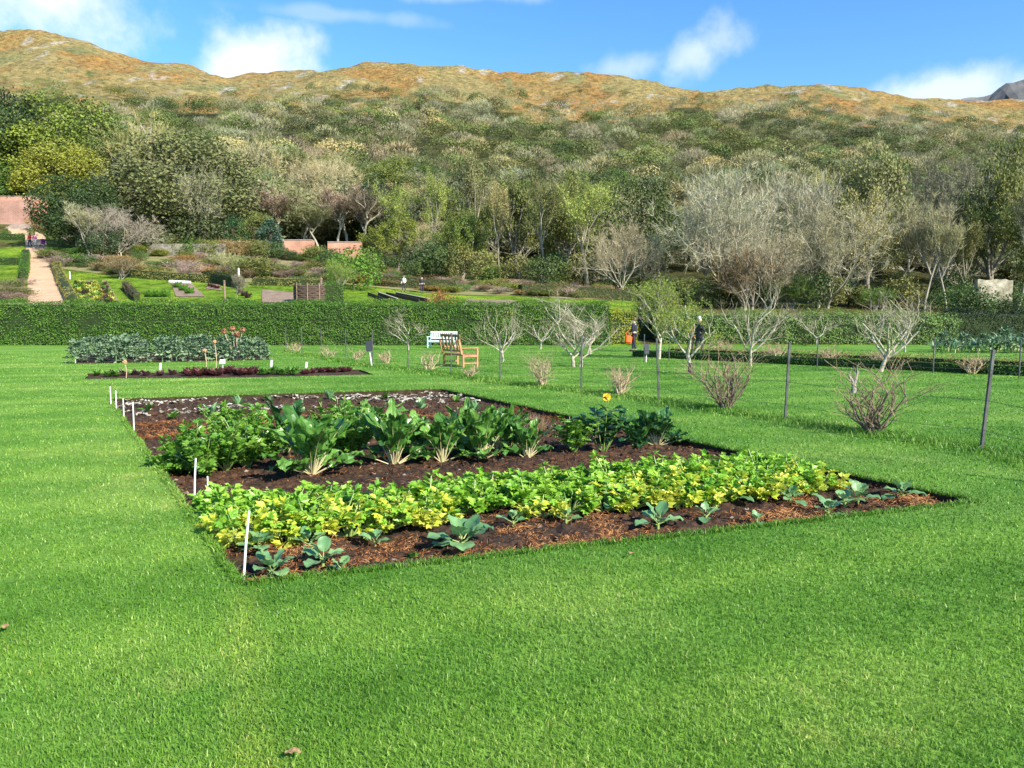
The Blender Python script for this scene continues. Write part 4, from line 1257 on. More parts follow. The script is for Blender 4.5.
for nm, q in (('cold frame of dark boards with pale top edge near the distant visitors', [(373, 296), (392, 303)]), ('second dark board frame, running towards the distant visitors', [(391, 296), (424, 303)])):
    a, b_ = hit(*q[0]), hit(*q[1]); dv = np.array(b_ - a); L = np.linalg.norm(dv); az = math.atan2(dv[1], dv[0])
    e = empty('cold_frame', tuple((a + b_) / 2), 0); tag(e, nm, 'cold frame')
    rr_ = rotm(0, -math.atan2(dv[2], math.hypot(dv[0], dv[1])), az)
    for s_ in (-.5, .5):
        g = Geo(); off = rr_ @ np.array([0, s_, .2]); box(g, off, (L, .06, .32), rr_, bev=.01); g.obj('side_board', plain('dark_board', (.07, .045, .035), .9), e)
    g = Geo(); box(g, rr_ @ np.array([0, .5, .385]), (L, .14, .05), rr_, bev=.01); g.obj('top_rail', plain('pale_rail', (.5, .42, .34), .9), e)

# leafy rows in the far planted bed
def small_veg(key, seed, n, L, W, colr, tall=0.0):
    g = Geo(); rn = np.random.default_rng(seed)
    a = rn.random(n) * 2 * PI; el = rn.uniform(0.2, 1.2, n)
    d = np.stack([np.cos(a) * np.cos(el), np.sin(a) * np.cos(el), np.sin(el)], 1)
    b_ = np.zeros((n, 3)); b_[:, 2] = tall * rn.random(n)
    leaves(g, b_, d, unit(np.array([0, 0, 1.0]) - d * 0.4 + rn.normal(size=(n, 3)) * .2), L * (0.6 + 0.6 * rn.random(n)), W, rn.random(n), 0.12)
    return g.mesh(key, M[colr])


leafcol('veg_yellow', (0.34, 0.36, 0.06)); leafcol('veg_red', (0.12, 0.045, 0.045)); leafcol('veg_green', (0.09, 0.21, 0.03)); leafcol('veg_purple', (0.11, 0.06, 0.06))
SV = {'yellow green': small_veg('veg', 1, 22, .5, .3, 'veg_yellow'), 'brown': small_veg('veg', 2, 18, .42, .26, 'veg_purple'), 'green': small_veg('veg', 3, 22, .5, .3, 'veg_green'), 'red': small_veg('veg', 4, 30, .3, .2, 'veg_red')}
n_ = 0
A4 = [(82, 303), (116, 300), (106, 283), (75, 283)]
for i in range(8):
    for j in range(9):
        u, v = (i + random.random() * .6) / 8, (j + random.random() * .6) / 9
        px = (A4[0][0] * (1 - u) + A4[1][0] * u) * (1 - v) + (A4[3][0] * (1 - u) + A4[2][0] * u) * v
        row = 303 * (1 - v) + 283 * v
        nm = random.choice(['yellow green', 'yellow green', 'brown', 'green', 'yellow green' if 0.2 < u < 0.7 else 'brown'])
        o = link('lettuce', SV[nm], None, hit(px, row)); o.rotation_euler.z = random.random() * 6
        tag(o, f"{nm} vegetable in the densely planted bed right of the sandy path", 'vegetable', f"{nm} vegetables in the bed by the sandy path")
for (px, row, nm) in [(213, 288, 'red'), (217, 289, 'red'), (210, 287, 'red'), (240, 293, 'brown'), (244, 296, 'brown'), (248, 298, 'brown'), (178, 288, 'green'), (184, 291, 'green'), (190, 294, 'green'), (150, 297, 'green'), (158, 297, 'green'), (166, 297, 'green')]:
    o = link('lettuce', SV[nm], None, hit(px, row)); o.scale = (1.4,) * 3
    tag(o, f"{nm} vegetable in the small plots past the striped lawn", 'vegetable', f"{nm} vegetables in the small far plots")

# ================================================================== ORCHARD, FENCE, BENCHES, PEOPLE
def orchard_tree(label, px, row, top, hw, seed, stems=1, lean=0.0, fork=0.6, leafy=False, limbs=4, bush=False, bark='whitebark', guard=False, name='orchard_tree', cat='tree', dens=1.0):
    p = G(px, row); d = p.y
    h = z_at(top, d); w_ = hw / F * d
    rn = np.random.default_rng(seed)
    wd, cr = Geo(), Geo()
    LC = []

    def seg(p0, d0, L, r, n, sides, g, wob, upk):
        pts = [p0]; dd = d0
        for i in range(n):
            dd = unit(dd + rn.normal(size=3) * wob + np.array([0, 0, upk]))
            pts.append(pts[-1] + dd * L / n)
        tube(g, pts, np.linspace(r, r * 0.62, n + 1), sides, rn.random())
        return pts, dd

    def rec(p0, d0, L, r, lv):
        g_ = wd if lv <= 1 else cr
        pts, dd = seg(p0, d0, L, r, 5 if lv < 2 else 3, 6 if lv < 1 else (4 if lv < 2 else 3), g_, 0.16 if lv else 0.12, 0.09)
        if lv >= (3 if not bush else 2):
            if leafy:
                k = 16
                LC.append(np.array(pts)[rn.integers(1, len(pts), k)] + rn.normal(size=(k, 3)) * 0.05)
            return
        for i in range(max(1, int(rn.integers(3, 6) * dens))):
            f = rn.integers(1, len(pts))
            a = rn.normal(size=3); a -= dd * a.dot(dd); a = unit(a)
            rec(pts[f], unit(dd + a * (0.75 + 0.4 * rn.random()) + np.array([0, 0, 0.3])), L * (0.5 + 0.25 * rn.random()), max(0.0035, r * 0.45), lv + 1)

    if bush:
        for i in range(limbs):
            a = 2 * PI * (i + rn.random() * .5) / limbs
            o = np.array([math.cos(a), math.sin(a), 0])
            rec(o * 0.05 - np.array([0, 0, .02]), unit(o * (w_ / h) * (0.3 + 0.8 * rn.random()) + np.array([0, 0, 1])), h * (0.75 + 0.3 * rn.random()), 0.018, 0)
    else:
        for s_ in range(stems):
            th = h * (0.35 if stems == 1 else 0.26)
            r0 = 0.055 + 0.006 * h
            bx = (s_ - (stems - 1) / 2) * 0.22
            pts, dd = seg(np.array([bx, 0, -0.05]), unit(np.array([lean + bx * .4, 0, 1])), th, r0, 4, 8, wd, 0.08, 0.02)
            n_l = limbs if stems == 1 else 3
            for i in range(n_l):
                a = 2 * PI * (i + 0.5 * rn.random()) / n_l + seed
                o = np.array([math.cos(a), math.sin(a) , 0])
                L = math.hypot(w_ * 0.75, (h - th) * 0.8)
                rec(pts[-1 - (i % 2)], unit(o * w_ * (0.9 if i else .5) * fork / .6 + np.array([lean * 1.2, 0, (h - th) * 0.8])), L * (0.75 + 0.3 * rn.random()), r0 * 0.55, 0 if limbs > 2 else 0)
    nm = 'crown' if not bush else 'twigs'
    AV = np.concatenate(wd.V + cr.V + LC)
    kz = h / np.percentile(AV[:, 2], 99.7); kx = min(1.4, w_ / np.percentile(np.abs(AV[:, 0]), 92 if bush else 97)); kk = np.array([kx, kx, kz])
    for G_ in (wd, cr): G_.V = [v_ * kk for v_ in G_.V]
    LC = [v_ * kk for v_ in LC]
    e = empty(name, p)
    wd.obj('trunk' if not bush else 'stems', M[bark], e, smooth=True)
    if leafy:
        C = np.concatenate(LC); n = len(C)
        leaves(cr, C, rand_dirs(n, rn), rand_dirs(n, rn) + np.array([0, 0, .4]), 0.085, 0.035, rn.random(n), 0.1, 1)
    if cr.n: cr.obj(nm, [M['twig' if bark in ('whitebark', 'bark') else 'bushtwig'], M['willow']], e)
    if guard:
        g = Geo(); tube(g, [(0, 0, 0), (0.0, 0, .16), (0.01, 0, .34)], [.075, .07, .068], 10, cap=True); g.obj('trunk_guard', plain('tree_guard', (.05, .04, .035), .8), e)
    tag(e, label, cat)
    return e


M['twig'] = surf('lichened_twigs', [(0.3, (0.16, 0.13, 0.09)), (0.6, (0.36, 0.32, 0.23))], 6, 0.9)
M['bushbark'] = surf('currant_stems', [(0.3, (0.07, 0.05, 0.04)), (0.6, (0.22, 0.17, 0.12))], 20, 0.85)
M['bushtwig'] = surf('currant_twigs', [(0.3, (0.16, 0.10, 0.06)), (0.6, (0.36, 0.26, 0.17))], 20, 0.85)
M['palestem'] = surf('pale_dead_stems', [(0.3, (0.34, 0.25, 0.15)), (0.6, (0.55, 0.43, 0.28))], 20, 0.85)
leafcol('willow', (0.24, 0.30, 0.05), 0.35)

orchard_tree('bare white limbed young tree standing alone just left of the white slatted bench', 408, 350, 306, 22, 1, limbs=4)
orchard_tree('bare white limbed tree right of the teak bench', 503, 362, 301, 38, 2, limbs=5, lean=0.05)
orchard_tree('small bare white tree by the tall hedge, between two larger white limbed ones', 540, 349, 310, 26, 3, limbs=4)
orchard_tree('large bare white tree with two trunks close to a fence post', 577, 367, 288, 44, 4, stems=2, limbs=6)
orchard_tree('thin bare tree in front of the yellow bit of hedge', 590, 354, 305, 20, 5, limbs=4)
orchard_tree('white trunked tree with a willowy yellow green crown near the hedge gap', 659, 359, 277, 34, 6, limbs=5, leafy=True)
orchard_tree('white trunked tree with yellow green crown and a dark guard round its foot', 690, 374, 290, 28, 7, limbs=4, leafy=True, guard=True, dens=0.75)
orchard_tree('wide bare white tree leaning right, with long reaching limbs', 750, 366, 280, 44, 8, limbs=5, lean=0.12)
orchard_tree('bare white tree beyond the low hedge, in front of the pale green hedge', 817, 346, 306, 36, 9, limbs=4, fork=0.9)
orchard_tree('bare white tree with a trunk curving to the right beside the low hedge', 880, 372, 288, 40, 10, limbs=5, lean=0.25)
orchard_tree('second bare tree behind the curving white trunk', 905, 352, 296, 28, 11, limbs=4)
e = orchard_tree('short pale stump with a few cut branches on the orchard grass', 854, 393, 362, 5, 12, limbs=2, dens=0.4, bark='bark', name='tree_stump', cat='stump')
BU = [(725, 410, 346, 27, 21, 16, 'large bare brown currant bush between two fence posts', 'bushbark'), (873, 434, 355, 33, 22, 13, 'large bare spreading currant bush closest to the bed corner', 'bushbark'),
      (620, 396, 360, 12, 23, 14, 'pale dead stemmed bush by the yellow flower', 'palestem'), (543, 387, 350, 12, 24, 14, 'pale dead stemmed bush between two posts in front of the twin trunked tree', 'palestem'),
      (471, 378, 362, 8, 25, 7, 'small brown bush in front of the teak bench', 'palestem'), (429, 371, 350, 9, 26, 5, 'thin low bush left of the teak bench', 'palestem'),
      (386, 363, 348, 10, 27, 6, 'thin low bush right of the dark sign on a white stick', 'palestem'), (357, 361, 346, 8, 28, 6, 'thin low bush left of the dark sign', 'palestem'),
      (330, 358, 344, 9, 29, 6, 'faint dry bush at the far half of the fence', 'palestem'), (296, 352, 341, 9, 30, 6, 'dry reddish bush at the far end of the fence', 'palestem')]
for (px, row, top, hw, sd_, lb, lab, bk) in BU:
    orchard_tree(lab, px, row, top, hw, sd_, limbs=lb, bush=True, bark=bk, name='currant_bush', cat='bush')
for i, (px, row, hw) in enumerate([(723, 357, 12), (776, 362, 11), (829, 365, 12), (880, 368, 10), (972, 374, 12)]):
    orchard_tree(['rusty perennial clump beside the guarded tree, against the low hedge', 'rusty perennial clump right of the wide leaning tree', 'rusty perennial clump midway along the low hedge', 'rusty perennial clump at the foot of the curving tree', 'rusty perennial clump near the end of the low hedge'][i],
                 px, row, row - 22, hw, 60 + i, limbs=12, bush=True, bark='palestem', name='dry_perennial', cat='plant')

# post and wire fence
PX = [(1200, 503), (981, 450), (785, 420), (659, 401), (581, 391), (500, 382), (451, 375), (408, 370), (372, 366), (346, 361.5), (322, 357.5), (302, 354), (286, 351)]
A, B = np.array(G(981, 450)), np.array(G(286, 351))
fe = empty('wire_fence', G(981, 450)); o0 = np.array(fe.location)
tag(fe, 'slim dark post and wire fence running diagonally across the grass', 'fence')
m_post = surf('dark_post', [(0.3, (0.05, 0.05, 0.055)), (0.7, (0.14, 0.14, 0.14))], 8, 0.6, 0.3, metal=0.2)
tops = []
for i, (px, row) in enumerate(PX):
    q = np.array(G(px, row)) - o0
    ln = [0, .07, .03, -.05, .01, .0, .02, .0, .03, .0, -.02, .0, .01][i]; h = 1.24
    g = Geo(); box(g, q + np.array([ln * h / 2, 0, h / 2 - .05]), (.036, .036, h + .1), rotm(0, ln, 0), bev=.006)
    po = g.obj('post', m_post, fe)
    tops.append(q + np.array([0, 0, 0]))
for zz in (0.25, 0.62, 1.0):
    g = Geo(); pts = []
    for a, b_ in zip(tops[:-1], tops[1:]):
        for t in np.linspace(0, 1, 5)[:-1]: pts.append(a * (1 - t) + b_ * t + np.array([0, -0.025, zz - 0.03 * math.sin(PI * t)]))
    pts.append(tops[-1] + np.array([0, -0.025, zz]))
    tube(g, pts, 0.0028, 4); g.obj('wire', M['wire'], fe)
# second line of thin posts by the low hedge
for i, (px, row) in enumerate([(644, 362), (669, 362), (817, 368), (933, 373), (1019, 378)]):
    post('fence_post', G(px, row), 1.05, 0.02, m_post, ['thin post at the start of the low hedge', 'thin post beside the willowy crowned tree', 'thin post by the low hedge near the bare tree beyond it', 'thin post by the low hedge past the curving white tree', 'thin post at the end of the low hedge by the leeks'][i], 'fence post')


# rough pale grass under the fence
P_ = []
for a, b_ in zip(tops[:-1], tops[1:]):
    k = 2600
    t = RNG.random((k, 1)); P_.append(a + (b_ - a) * t + o0 + np.concatenate([RNG.normal(size=(k, 2)) * 0.22, np.zeros((k, 1))], 1))
P_ = np.concatenate(P_)
P_[:, 2] = 0
blades('rough_grass', P_, 0.085, 0.002 + 0.0009 * np.linalg.norm(P_[:, :2], axis=1), 1.0, val=np.clip(RNG.random(len(P_)) ** 0.6 * 1.0, 0, 0.97))

# benches
def bench(name, loc, rz, wdt, mt, mt2, label, slats=9, seat_h=.43, H_=.95):
    """front faces local -y"""
    e = empty(name, loc, rz); tag(e, label, 'bench')
    g = Geo()
    for k in range(5):
        box(g, (0, -0.20 + k * 0.10, seat_h), (wdt - .08, .085, .028), bev=.006)
    g.obj('seat', mt, e)
    g = Geo(); tl = R(-12)
    def bk(z): return np.array([0, .24 + (z - seat_h) * .21, z])
    box(g, bk(H_ - .05), (wdt - .02, .035, .09), rotm(tl), bev=.008); box(g, bk(seat_h + .12), (wdt - .08, .03, .06), rotm(tl), bev=.006)
    for x in np.linspace(-wdt / 2 + .12, wdt / 2 - .12, slats):
        box(g, bk((H_ + seat_h) / 2 + .03) + np.array([x, 0, 0]), (.055 if slats > 7 else .11, .018, H_ - seat_h - .2), rotm(tl), bev=.004)
    g.obj('backrest', mt, e)
    for s_ in (-1, 1):
        x = s_ * (wdt / 2 - .03)
        g = Geo(); box(g, (x, -.27, .32), (.06, .06, .64), bev=.008); g.obj('leg', mt2, e)
        g = Geo(); box(g, (x, .25, .22), (.06, .065, .44), bev=.008); box(g, (x, .25 + .105, .69), (.06, .06, .52), rotm(tl), bev=.008); g.obj('leg', mt2, e)
        g = Geo(); box(g, (x, 0.0, .655), (.075, .66, .035), bev=.01); g.obj('armrest', mt2, e)
        g = Geo(); box(g, (x, -.01, seat_h - .05), (.045, .46, .07), bev=.006); box(g, (x, -.01, .14), (.04, .46, .045), bev=.006); g.obj('side_rail', mt2, e)
    g = Geo(); box(g, (0, -.25, seat_h - .06), (wdt - .13, .03, .07), bev=.005); g.obj('front_rail', mt2, e)
    return e


m_teak = surf('sunlit_teak', [(0.3, (0.33, 0.155, 0.075)), (0.6, (0.47, 0.25, 0.13))], 5, 0.55, 0.2, 30)  # legs and arms: sunlight on the frame is put into this brighter teak
m_teakd = surf('shaded_teak', [(0.3, (0.20, 0.10, 0.05)), (0.6, (0.33, 0.175, 0.09))], 5, 0.65, 0.2, 30)  # darker copy of the teak, shade on seat and backrest in its colour
P0, P1 = G(472, 368), G(449, 364.5)
bench('garden_bench', (P0 + P1) / 2 + Vector((0, 0, 0)), math.atan2(1, 0) + R(28), 1.7, m_teakd, m_teak, 'reddish teak garden bench seen from behind on the orchard grass', slats=6, H_=1.12)
m_wp = plain('white_gloss', (.74, .78, .76), .4, var=.04); m_tq = plain('turquoise_paint', (.45, .68, .68), .4)
bench('garden_bench', G(442, 348), R(-12), 1.6, m_wp, m_tq, 'white slatted bench with turquoise legs against the tall hedge', slats=13)

# people
def person(loc, rz, h, coat, legs, hair, label, arm=0.0, skin=(0.55, 0.36, 0.27), long_coat=False, stride=0.12, longhair=False):
    k = h / 1.75
    e = empty('person', loc, rz, k); tag(e, label, 'person')

    def skinned(name, vs_, es, rad, mt, lv=1):
        me = bpy.data.meshes.new(name); me.from_pydata(vs_, es, [])
        o = link(name, me, e); md = o.modifiers.new('skin', 'SKIN')
        sv = me.skin_vertices[0].data
        for i, r in enumerate(rad): sv[i].radius = (r, r) if not isinstance(r, tuple) else r
        sv[0].use_root = True
        md.use_smooth_shade = True
        ss = o.modifiers.new('sub', 'SUBSURF'); ss.levels = lv; ss.render_levels = lv
        me.materials.append(mt)
        return o
    st_ = stride
    V_ = [(0, 0, .96), (0, .0, 1.15), (0, -.01, 1.34), (0, 0, 1.47), (0, .01, 1.56), (0, .02, 1.68)]
    E_ = [(0, 1), (1, 2), (2, 3), (3, 4), (4, 5)]; r_ = [.13, .12, (.15, .11), .055, .075, .07]
    for s_ in (-1, 1):
        b_ = len(V_)
        hy = .05 + (arm if s_ > 0 else 0)
        V_ += [(s_ * .18, 0, 1.40), (s_ * .24, -.02, 1.13), (s_ * .23, .12 + hy, .92 + hy), (s_ * .225, .17 + hy, .86 + hy)]
        E_ += [(2, b_), (b_, b_ + 1), (b_ + 1, b_ + 2), (b_ + 2, b_ + 3)]; r_ += [.06, .045, .032, .035]
        for f in range(5):
            n = len(V_); V_.append((s_ * (.225 + (f - 2) * .014), .22 + hy - (.02 if f in (0, 4) else 0), .81 + hy + .01 * f)); E_.append((b_ + 3, n)); r_.append(.009)
        b_ = len(V_)
        V_ += [(s_ * .09, 0, .90), (s_ * .10, .03 + s_ * st_ * .6, .50), (s_ * .10, -.02 + s_ * st_, .09), (s_ * .11, .12 + s_ * st_, .04)]
        E_ += [(0, b_), (b_, b_ + 1), (b_ + 1, b_ + 2), (b_ + 2, b_ + 3)]; r_ += [.09, .058, .042, .04]
    n = len(V_); V_ += [(0, .115, 1.63)]; E_.append((4, n)); r_.append(.012)
    skinned('body', V_, E_, r_, plain('skin', skin, .6))
    cv = [(0, 0, .92), (0, 0, 1.15), (0, -.01, 1.35), (0, 0, 1.46)]; ce = [(0, 1), (1, 2), (2, 3)]; cr_ = [(.17, .14), (.165, .14), (.18, .14), .085]
    if long_coat: cv.append((0, 0, .62)); ce.append((0, len(cv) - 1)); cr_.append((.2, .16))
    for s_ in (-1, 1):
        b_ = len(cv); hy = .05 + (arm if s_ > 0 else 0)
        cv += [(s_ * .18, 0, 1.40), (s_ * .25, -.02, 1.13), (s_ * .235, .11 + hy, .935 + hy)]; ce += [(2, b_), (b_, b_ + 1), (b_ + 1, b_ + 2)]; cr_ += [.085, .066, .052]
    skinned('coat', cv, ce, cr_, plain('coat_cloth', coat, .85, var=.2))
    tv = [(0, 0, .95)]; te = []; tr_ = [(.15, .13)]
    for s_ in (-1, 1):
        b_ = len(tv); tv += [(s_ * .09, 0, .87), (s_ * .10, .03 + s_ * st_ * .6, .50), (s_ * .10, -.02 + s_ * st_, .11)]; te += [(0, b_), (b_, b_ + 1), (b_ + 1, b_ + 2)]; tr_ += [.105, .075, .065]
    skinned('trousers', tv, te, tr_, plain('trouser_cloth', legs, .85, var=.2))
    g = Geo(); hv = []
    for i in range(7):
        for j in range(12):
            a = i / 6 * (2.2 if not longhair else 2.6); b_ = j / 12 * 2 * PI
            fr = 1.0 if math.sin(b_) < .3 else max(0.35, 1 - (math.sin(b_)) * .75)
            aa_ = a * fr
            hv.append((math.sin(aa_) * math.cos(b_) * .092, -.005 + math.sin(aa_) * math.sin(b_) * .105, 1.66 + math.cos(aa_) * .115))
    g.add(hv, [[i * 12 + j, i * 12 + (j + 1) % 12, (i + 1) * 12 + (j + 1) % 12, (i + 1) * 12 + j] for i in range(6) for j in range(12)])
    g.obj('hair', plain('hair', hair, .7), e, smooth=True)
    for s_ in (-1, 1):
        g = Geo(); box(g, (s_ * .105, .06 + s_ * st_, .045), (.1, .27, .09), bev=.03); g.obj('shoe', plain('shoe', (.03, .03, .03)), e)
        g = Geo(); box(g, (s_ * .03, .098, 1.655), (.022, .012, .012), bev=.004); g.obj('eye', plain('eye', (.02, .015, .01), .3), e)
    g = Geo(); box(g, (0, .088, 1.585), (.045, .012, .012), bev=.004); g.obj('mouth', plain('lip', (.35, .12, .1)), e)
    return e


navy = (.02, .022, .04)
pA = G(634, 351.5); person(pA, R(60), 1.72, navy, (.03, .03, .05), (.16, .08, .04), 'person in a dark coat by the hedge gap, holding an orange bag', arm=.15, longhair=True)
g = Geo(); bx_ = pA + Vector((-.30, -.12, .62)); e = empty('bag', bx_); tag(e, 'bright orange bag carried by the visitor in the hedge gap', 'bag')
m_or = plain('orange_cloth', (.85, .12, .02), .7)
box(g, (0, 0, 0), (.34, .18, .42), rotm(0, .12, .3), bev=.08); g.obj('pouch', m_or, e)
g = Geo(); tube(g, [(-.12, 0, .22), (-.08, 0, .40), (0.02, 0, .45), (.12, 0, .38), (.14, 0, .22)], .018, 6); g.obj('strap', m_or, e)
pB = G(699, 352.5); person(pB, R(-60), 1.78, (.02, .022, .028), (.03, .03, .04), (.6, .6, .58), 'white haired person in a dark coat walking behind the guarded orchard tree', long_coat=True)
pC = G(690, 352); person(pC, R(-70), 1.32, (.6, .10, .03), (.03, .03, .03), (.2, .1, .05), 'shorter person in an orange jacket beside the white haired one')
p = hit(30, 247); person(p, R(170), 1.7, (.8, .05, .05), (.05, .06, .1), (.1, .06, .04), 'person in a red jacket walking down the sandy path')
p = hit(35, 246.5); person(p, R(200), 1.6, (.85, .25, .5), (.7, .7, .7), (.1, .06, .04), 'person in a pink jacket walking down the sandy path')
p = hit(404, 292); person(p, R(150), 1.65, (.8, .8, .78), (.05, .05, .06), (.25, .2, .15), 'distant person in a white top among the far borders')
p = hit(422, 293); person(p, R(190), 1.7, (.03, .03, .04), (.04, .04, .06), (.05, .04, .03), 'distant person in dark clothes among the far borders')
# pushchair
p = hit(43, 247); e = empty('pushchair', p, R(20)); tag(e, 'purple hooded pushchair on the sandy path beside the two visitors', 'pushchair')
m_pu = plain('purple_cloth', (.35, .04, .3), .8); m_dk = plain('dark_frame', (.03, .03, .03), .5)
g = Geo(); hv = []
for i in range(6):
    for j in range(9):
        a = i / 5 * PI * .62; hv.append(((j / 8 - .5) * .5, .05 - math.cos(a + .3) * .32, .72 + math.sin(a + .3) * .32 * (1 - .25 * abs(j / 4 - 1) ** 2)))
g.add(hv, [[i * 9 + j, i * 9 + j + 1, (i + 1) * 9 + j + 1, (i + 1) * 9 + j] for i in range(5) for j in range(8)]); g.obj('hood', m_pu, e)
g = Geo(); box(g, (0, -.02, .45), (.42, .5, .12), bev=.04); box(g, (0, .24, .68), (.42, .1, .5), rotm(-.3), bev=.04); g.obj('seat', m_pu, e)
g = Geo()
for s_ in (-.24, .24):
    tube(g, [(s_, -.38, .12), (s_, .0, .45), (s_, .45, 1.0)], .014, 6); tube(g, [(s_, .4, .12), (s_, .05, .5)], .014, 6)
tube(g, [(-.24, .45, 1.0), (.24, .45, 1.0)], .018, 6); g.obj('frame', m_dk, e)
for sx in (-.27, .27):
    for sy in (-.38, .4):
        g = Geo(); a = np.linspace(0, 2 * PI, 17); tube(g, [(sx, sy + math.cos(t) * .1, .12 + math.sin(t) * .1) for t in a], .02, 6); tube(g, [(sx - .02, sy, .12), (sx + .02, sy, .12)], .03, 8, cap=True); g.obj('wheel', m_dk, e)

# dark sign on a white stick, and the little black and white one in the orchard
def stick_sign(px, row, h, lean, label, board=(.22, .36), bc=(.03, .035, .04)):
    p = G(px, row); e = empty('sign', p); tag(e, label, 'sign')
    g = Geo(); tube(g, [(0, 0, -.03), (lean * h, 0, h * .9)], [.022, .018], 8, cap=True); g.obj('stake', m_white, e)
    g = Geo(); box(g, (lean * h, -.03, h), (board[0], .02, board[1]), rotm(R(-14), lean, 0), bev=.006); g.obj('board', plain('dark_board_paint', bc, .5), e)


stick_sign(372, 367, .72, -.12, 'dark little sign board leaning on a white stick by the fence')
stick_sign(646, 362, .5, .03, 'small dark board on a short stick near the hedge gap', (.18, .4))

# plant labels and canes
def cane(px, row, top, label, r=.008, lean=None, tx=None, flat=False):
    p = G(px, row, -.03); h = z_at(top, p.y) - p.z
    dx = ((tx if tx is not None else px) - px) / F * p.y
    e = empty('plant_marker', p); tag(e, label, 'plant marker')
    g = Geo()
    if flat:
        box(g, (dx / 2, 0, h / 2), (.07, .012, h), rotm(0, math.atan2(dx, h), 0), bev=.004); g.obj('tag', m_white, e)
        g = Geo(); tube(g, [(0, 0, -.12), (0, 0, .02)], .012, 6); g.obj('peg', m_white, e)
    else:
        tube(g, [(0, 0, -.08), (dx * .5, 0, h * .5), (dx, 0, h)], [r, r, r * .9], 7, cap=True); g.obj('stick', m_white, e)
        g = Geo(); tube(g, [(dx, 0, h - .002), (dx, 0, h + r)], [r * 1.1, r * .7], 7, cap=True); g.obj('tip', m_white, e)


cane(243, 572, 512, 'leaning white stick at the near corner of the vegetable bed', .0085, tx=251)
cane(194, 496, 459, 'white stick at the left end of the celery row', .009, tx=197)
cane(208, 492, 477, 'short white stick behind the celery, right of the longer one', .008)
for px, row, top, t in [(111, 406, 387, 'outermost of the four'), (116.5, 411, 391, 'second of the four'), (124, 420, 399, 'third of the four'), (134, 430, 403, 'tallest of the four')]:
    cane(px, row, top, f'{t} white sticks at the far left corner of the vegetable bed', .010)
for px, row, top, t in [(160, 371, 363, 'white label tag midway along the narrow bed'), (271, 368.5, 360, 'white label tag right of the red lettuces'), (306, 369, 362, 'white label tag at the second patch of red lettuce'), (76, 364, 353, 'white label tag at the near corner of the kale bed')]:
    cane(px, row, top, t, flat=True, tx=px + 1)
p = G(223, 372); e = empty('plant_label', p); tag(e, 'square white label on a stem among the red lettuces', 'plant label')
g = Geo(); tube(g, [(0, 0, -.05), (0, 0, .3)], .01, 6, cap=True); g.obj('stem', m_white, e)
g = Geo(); box(g, (0, -.02, .32), (.17, .015, .14), rotm(-.3), bev=.004); g.obj('card', m_white, e)

# ================================================================== VEGETABLES
def bigleaf(g, base, yaw, pitch, L, W, val, mi=0, droop=0.9, fold=0.25, wave=0.06, prof='oval', stalk=0.0, n=7, m=2, rn=None, rib=None, ribr=0.0, twist=0.0):
    """leaf blade with a bent midrib; stalk = bare fraction of its length, rib = Geo for the midrib"""
    rn = rn or np.random.default_rng(int(abs(base[0] * 977 + yaw * 131 + L * 71) * 1000) % 99991)
    p = np.array(base, float); V_, cen = [], []
    ph = rn.random() * 6
    h = np.array([math.cos(yaw), math.sin(yaw), 0]); s_ = np.array([-math.sin(yaw), math.cos(yaw), 0])
    steps = n + 4; pts = []
    for i in range(steps + 1):
        t = i / steps
        a = pitch - droop * t * t
        d = h * math.cos(a) + np.array([0, 0, math.sin(a)])
        pts.append(p.copy()); p = p + d * L / steps
    pts = np.array(pts)
    ts = np.linspace(stalk, 1, n + 1)
    for i, t in enumerate(ts):
        u = (t - stalk) / (1 - stalk)
        c = np.array([np.interp(t * steps, range(steps + 1), pts[:, k]) for k in range(3)])
        a = pitch - droop * t * t
        nn = -h * math.sin(a) + np.array([0, 0, math.cos(a)])
        if prof == 'oval': w_ = math.sin(PI * min(1, max(0, u * .93 + .05))) ** 0.7
        elif prof == 'round': w_ = math.sin(PI * min(1, u * .96 + .03)) ** 0.5
        else: w_ = math.sin(PI * (u ** 0.8) * .97 + .03) ** 0.55 * (0.82 + .18 * math.cos(u * 22 + ph))
        w_ = max(w_, .06) * W / 2
        for j in range(-m, m + 1):
            q = j / m
            wv = wave * W * (math.sin(u * 13 + ph + q * 2.2) * abs(q) * .8 + rn.normal() * .35 * abs(q) + rn.normal() * .15)
            V_.append(c + s_ * q * w_ * (1 + .08 * rn.normal() * abs(q)) + nn * (abs(q) * w_ * fold + wv))
    k = 2 * m + 1
    Q = [[i * k + j, i * k + j + 1, (i + 1) * k + j + 1, (i + 1) * k + j] for i in range(n) for j in range(k - 1)]
    g.add(V_, Q, np.clip(val + rn.normal(size=len(Q)) * .05, 0, 1), mi)
    if rib is not None:
        tube(rib, pts[:int(steps * .8)] + np.array([0, 0, -.002]), np.linspace(ribr, ribr * .25, int(steps * .8)), 5, rn.random())


def lm2(key, lo, mid_, hi, transl=.3, rough=.4, spec=.5):
    M[key] = leafmat(key, [(0, lo), (0.5, mid_), (1, hi)], transl, rough, spec=spec)


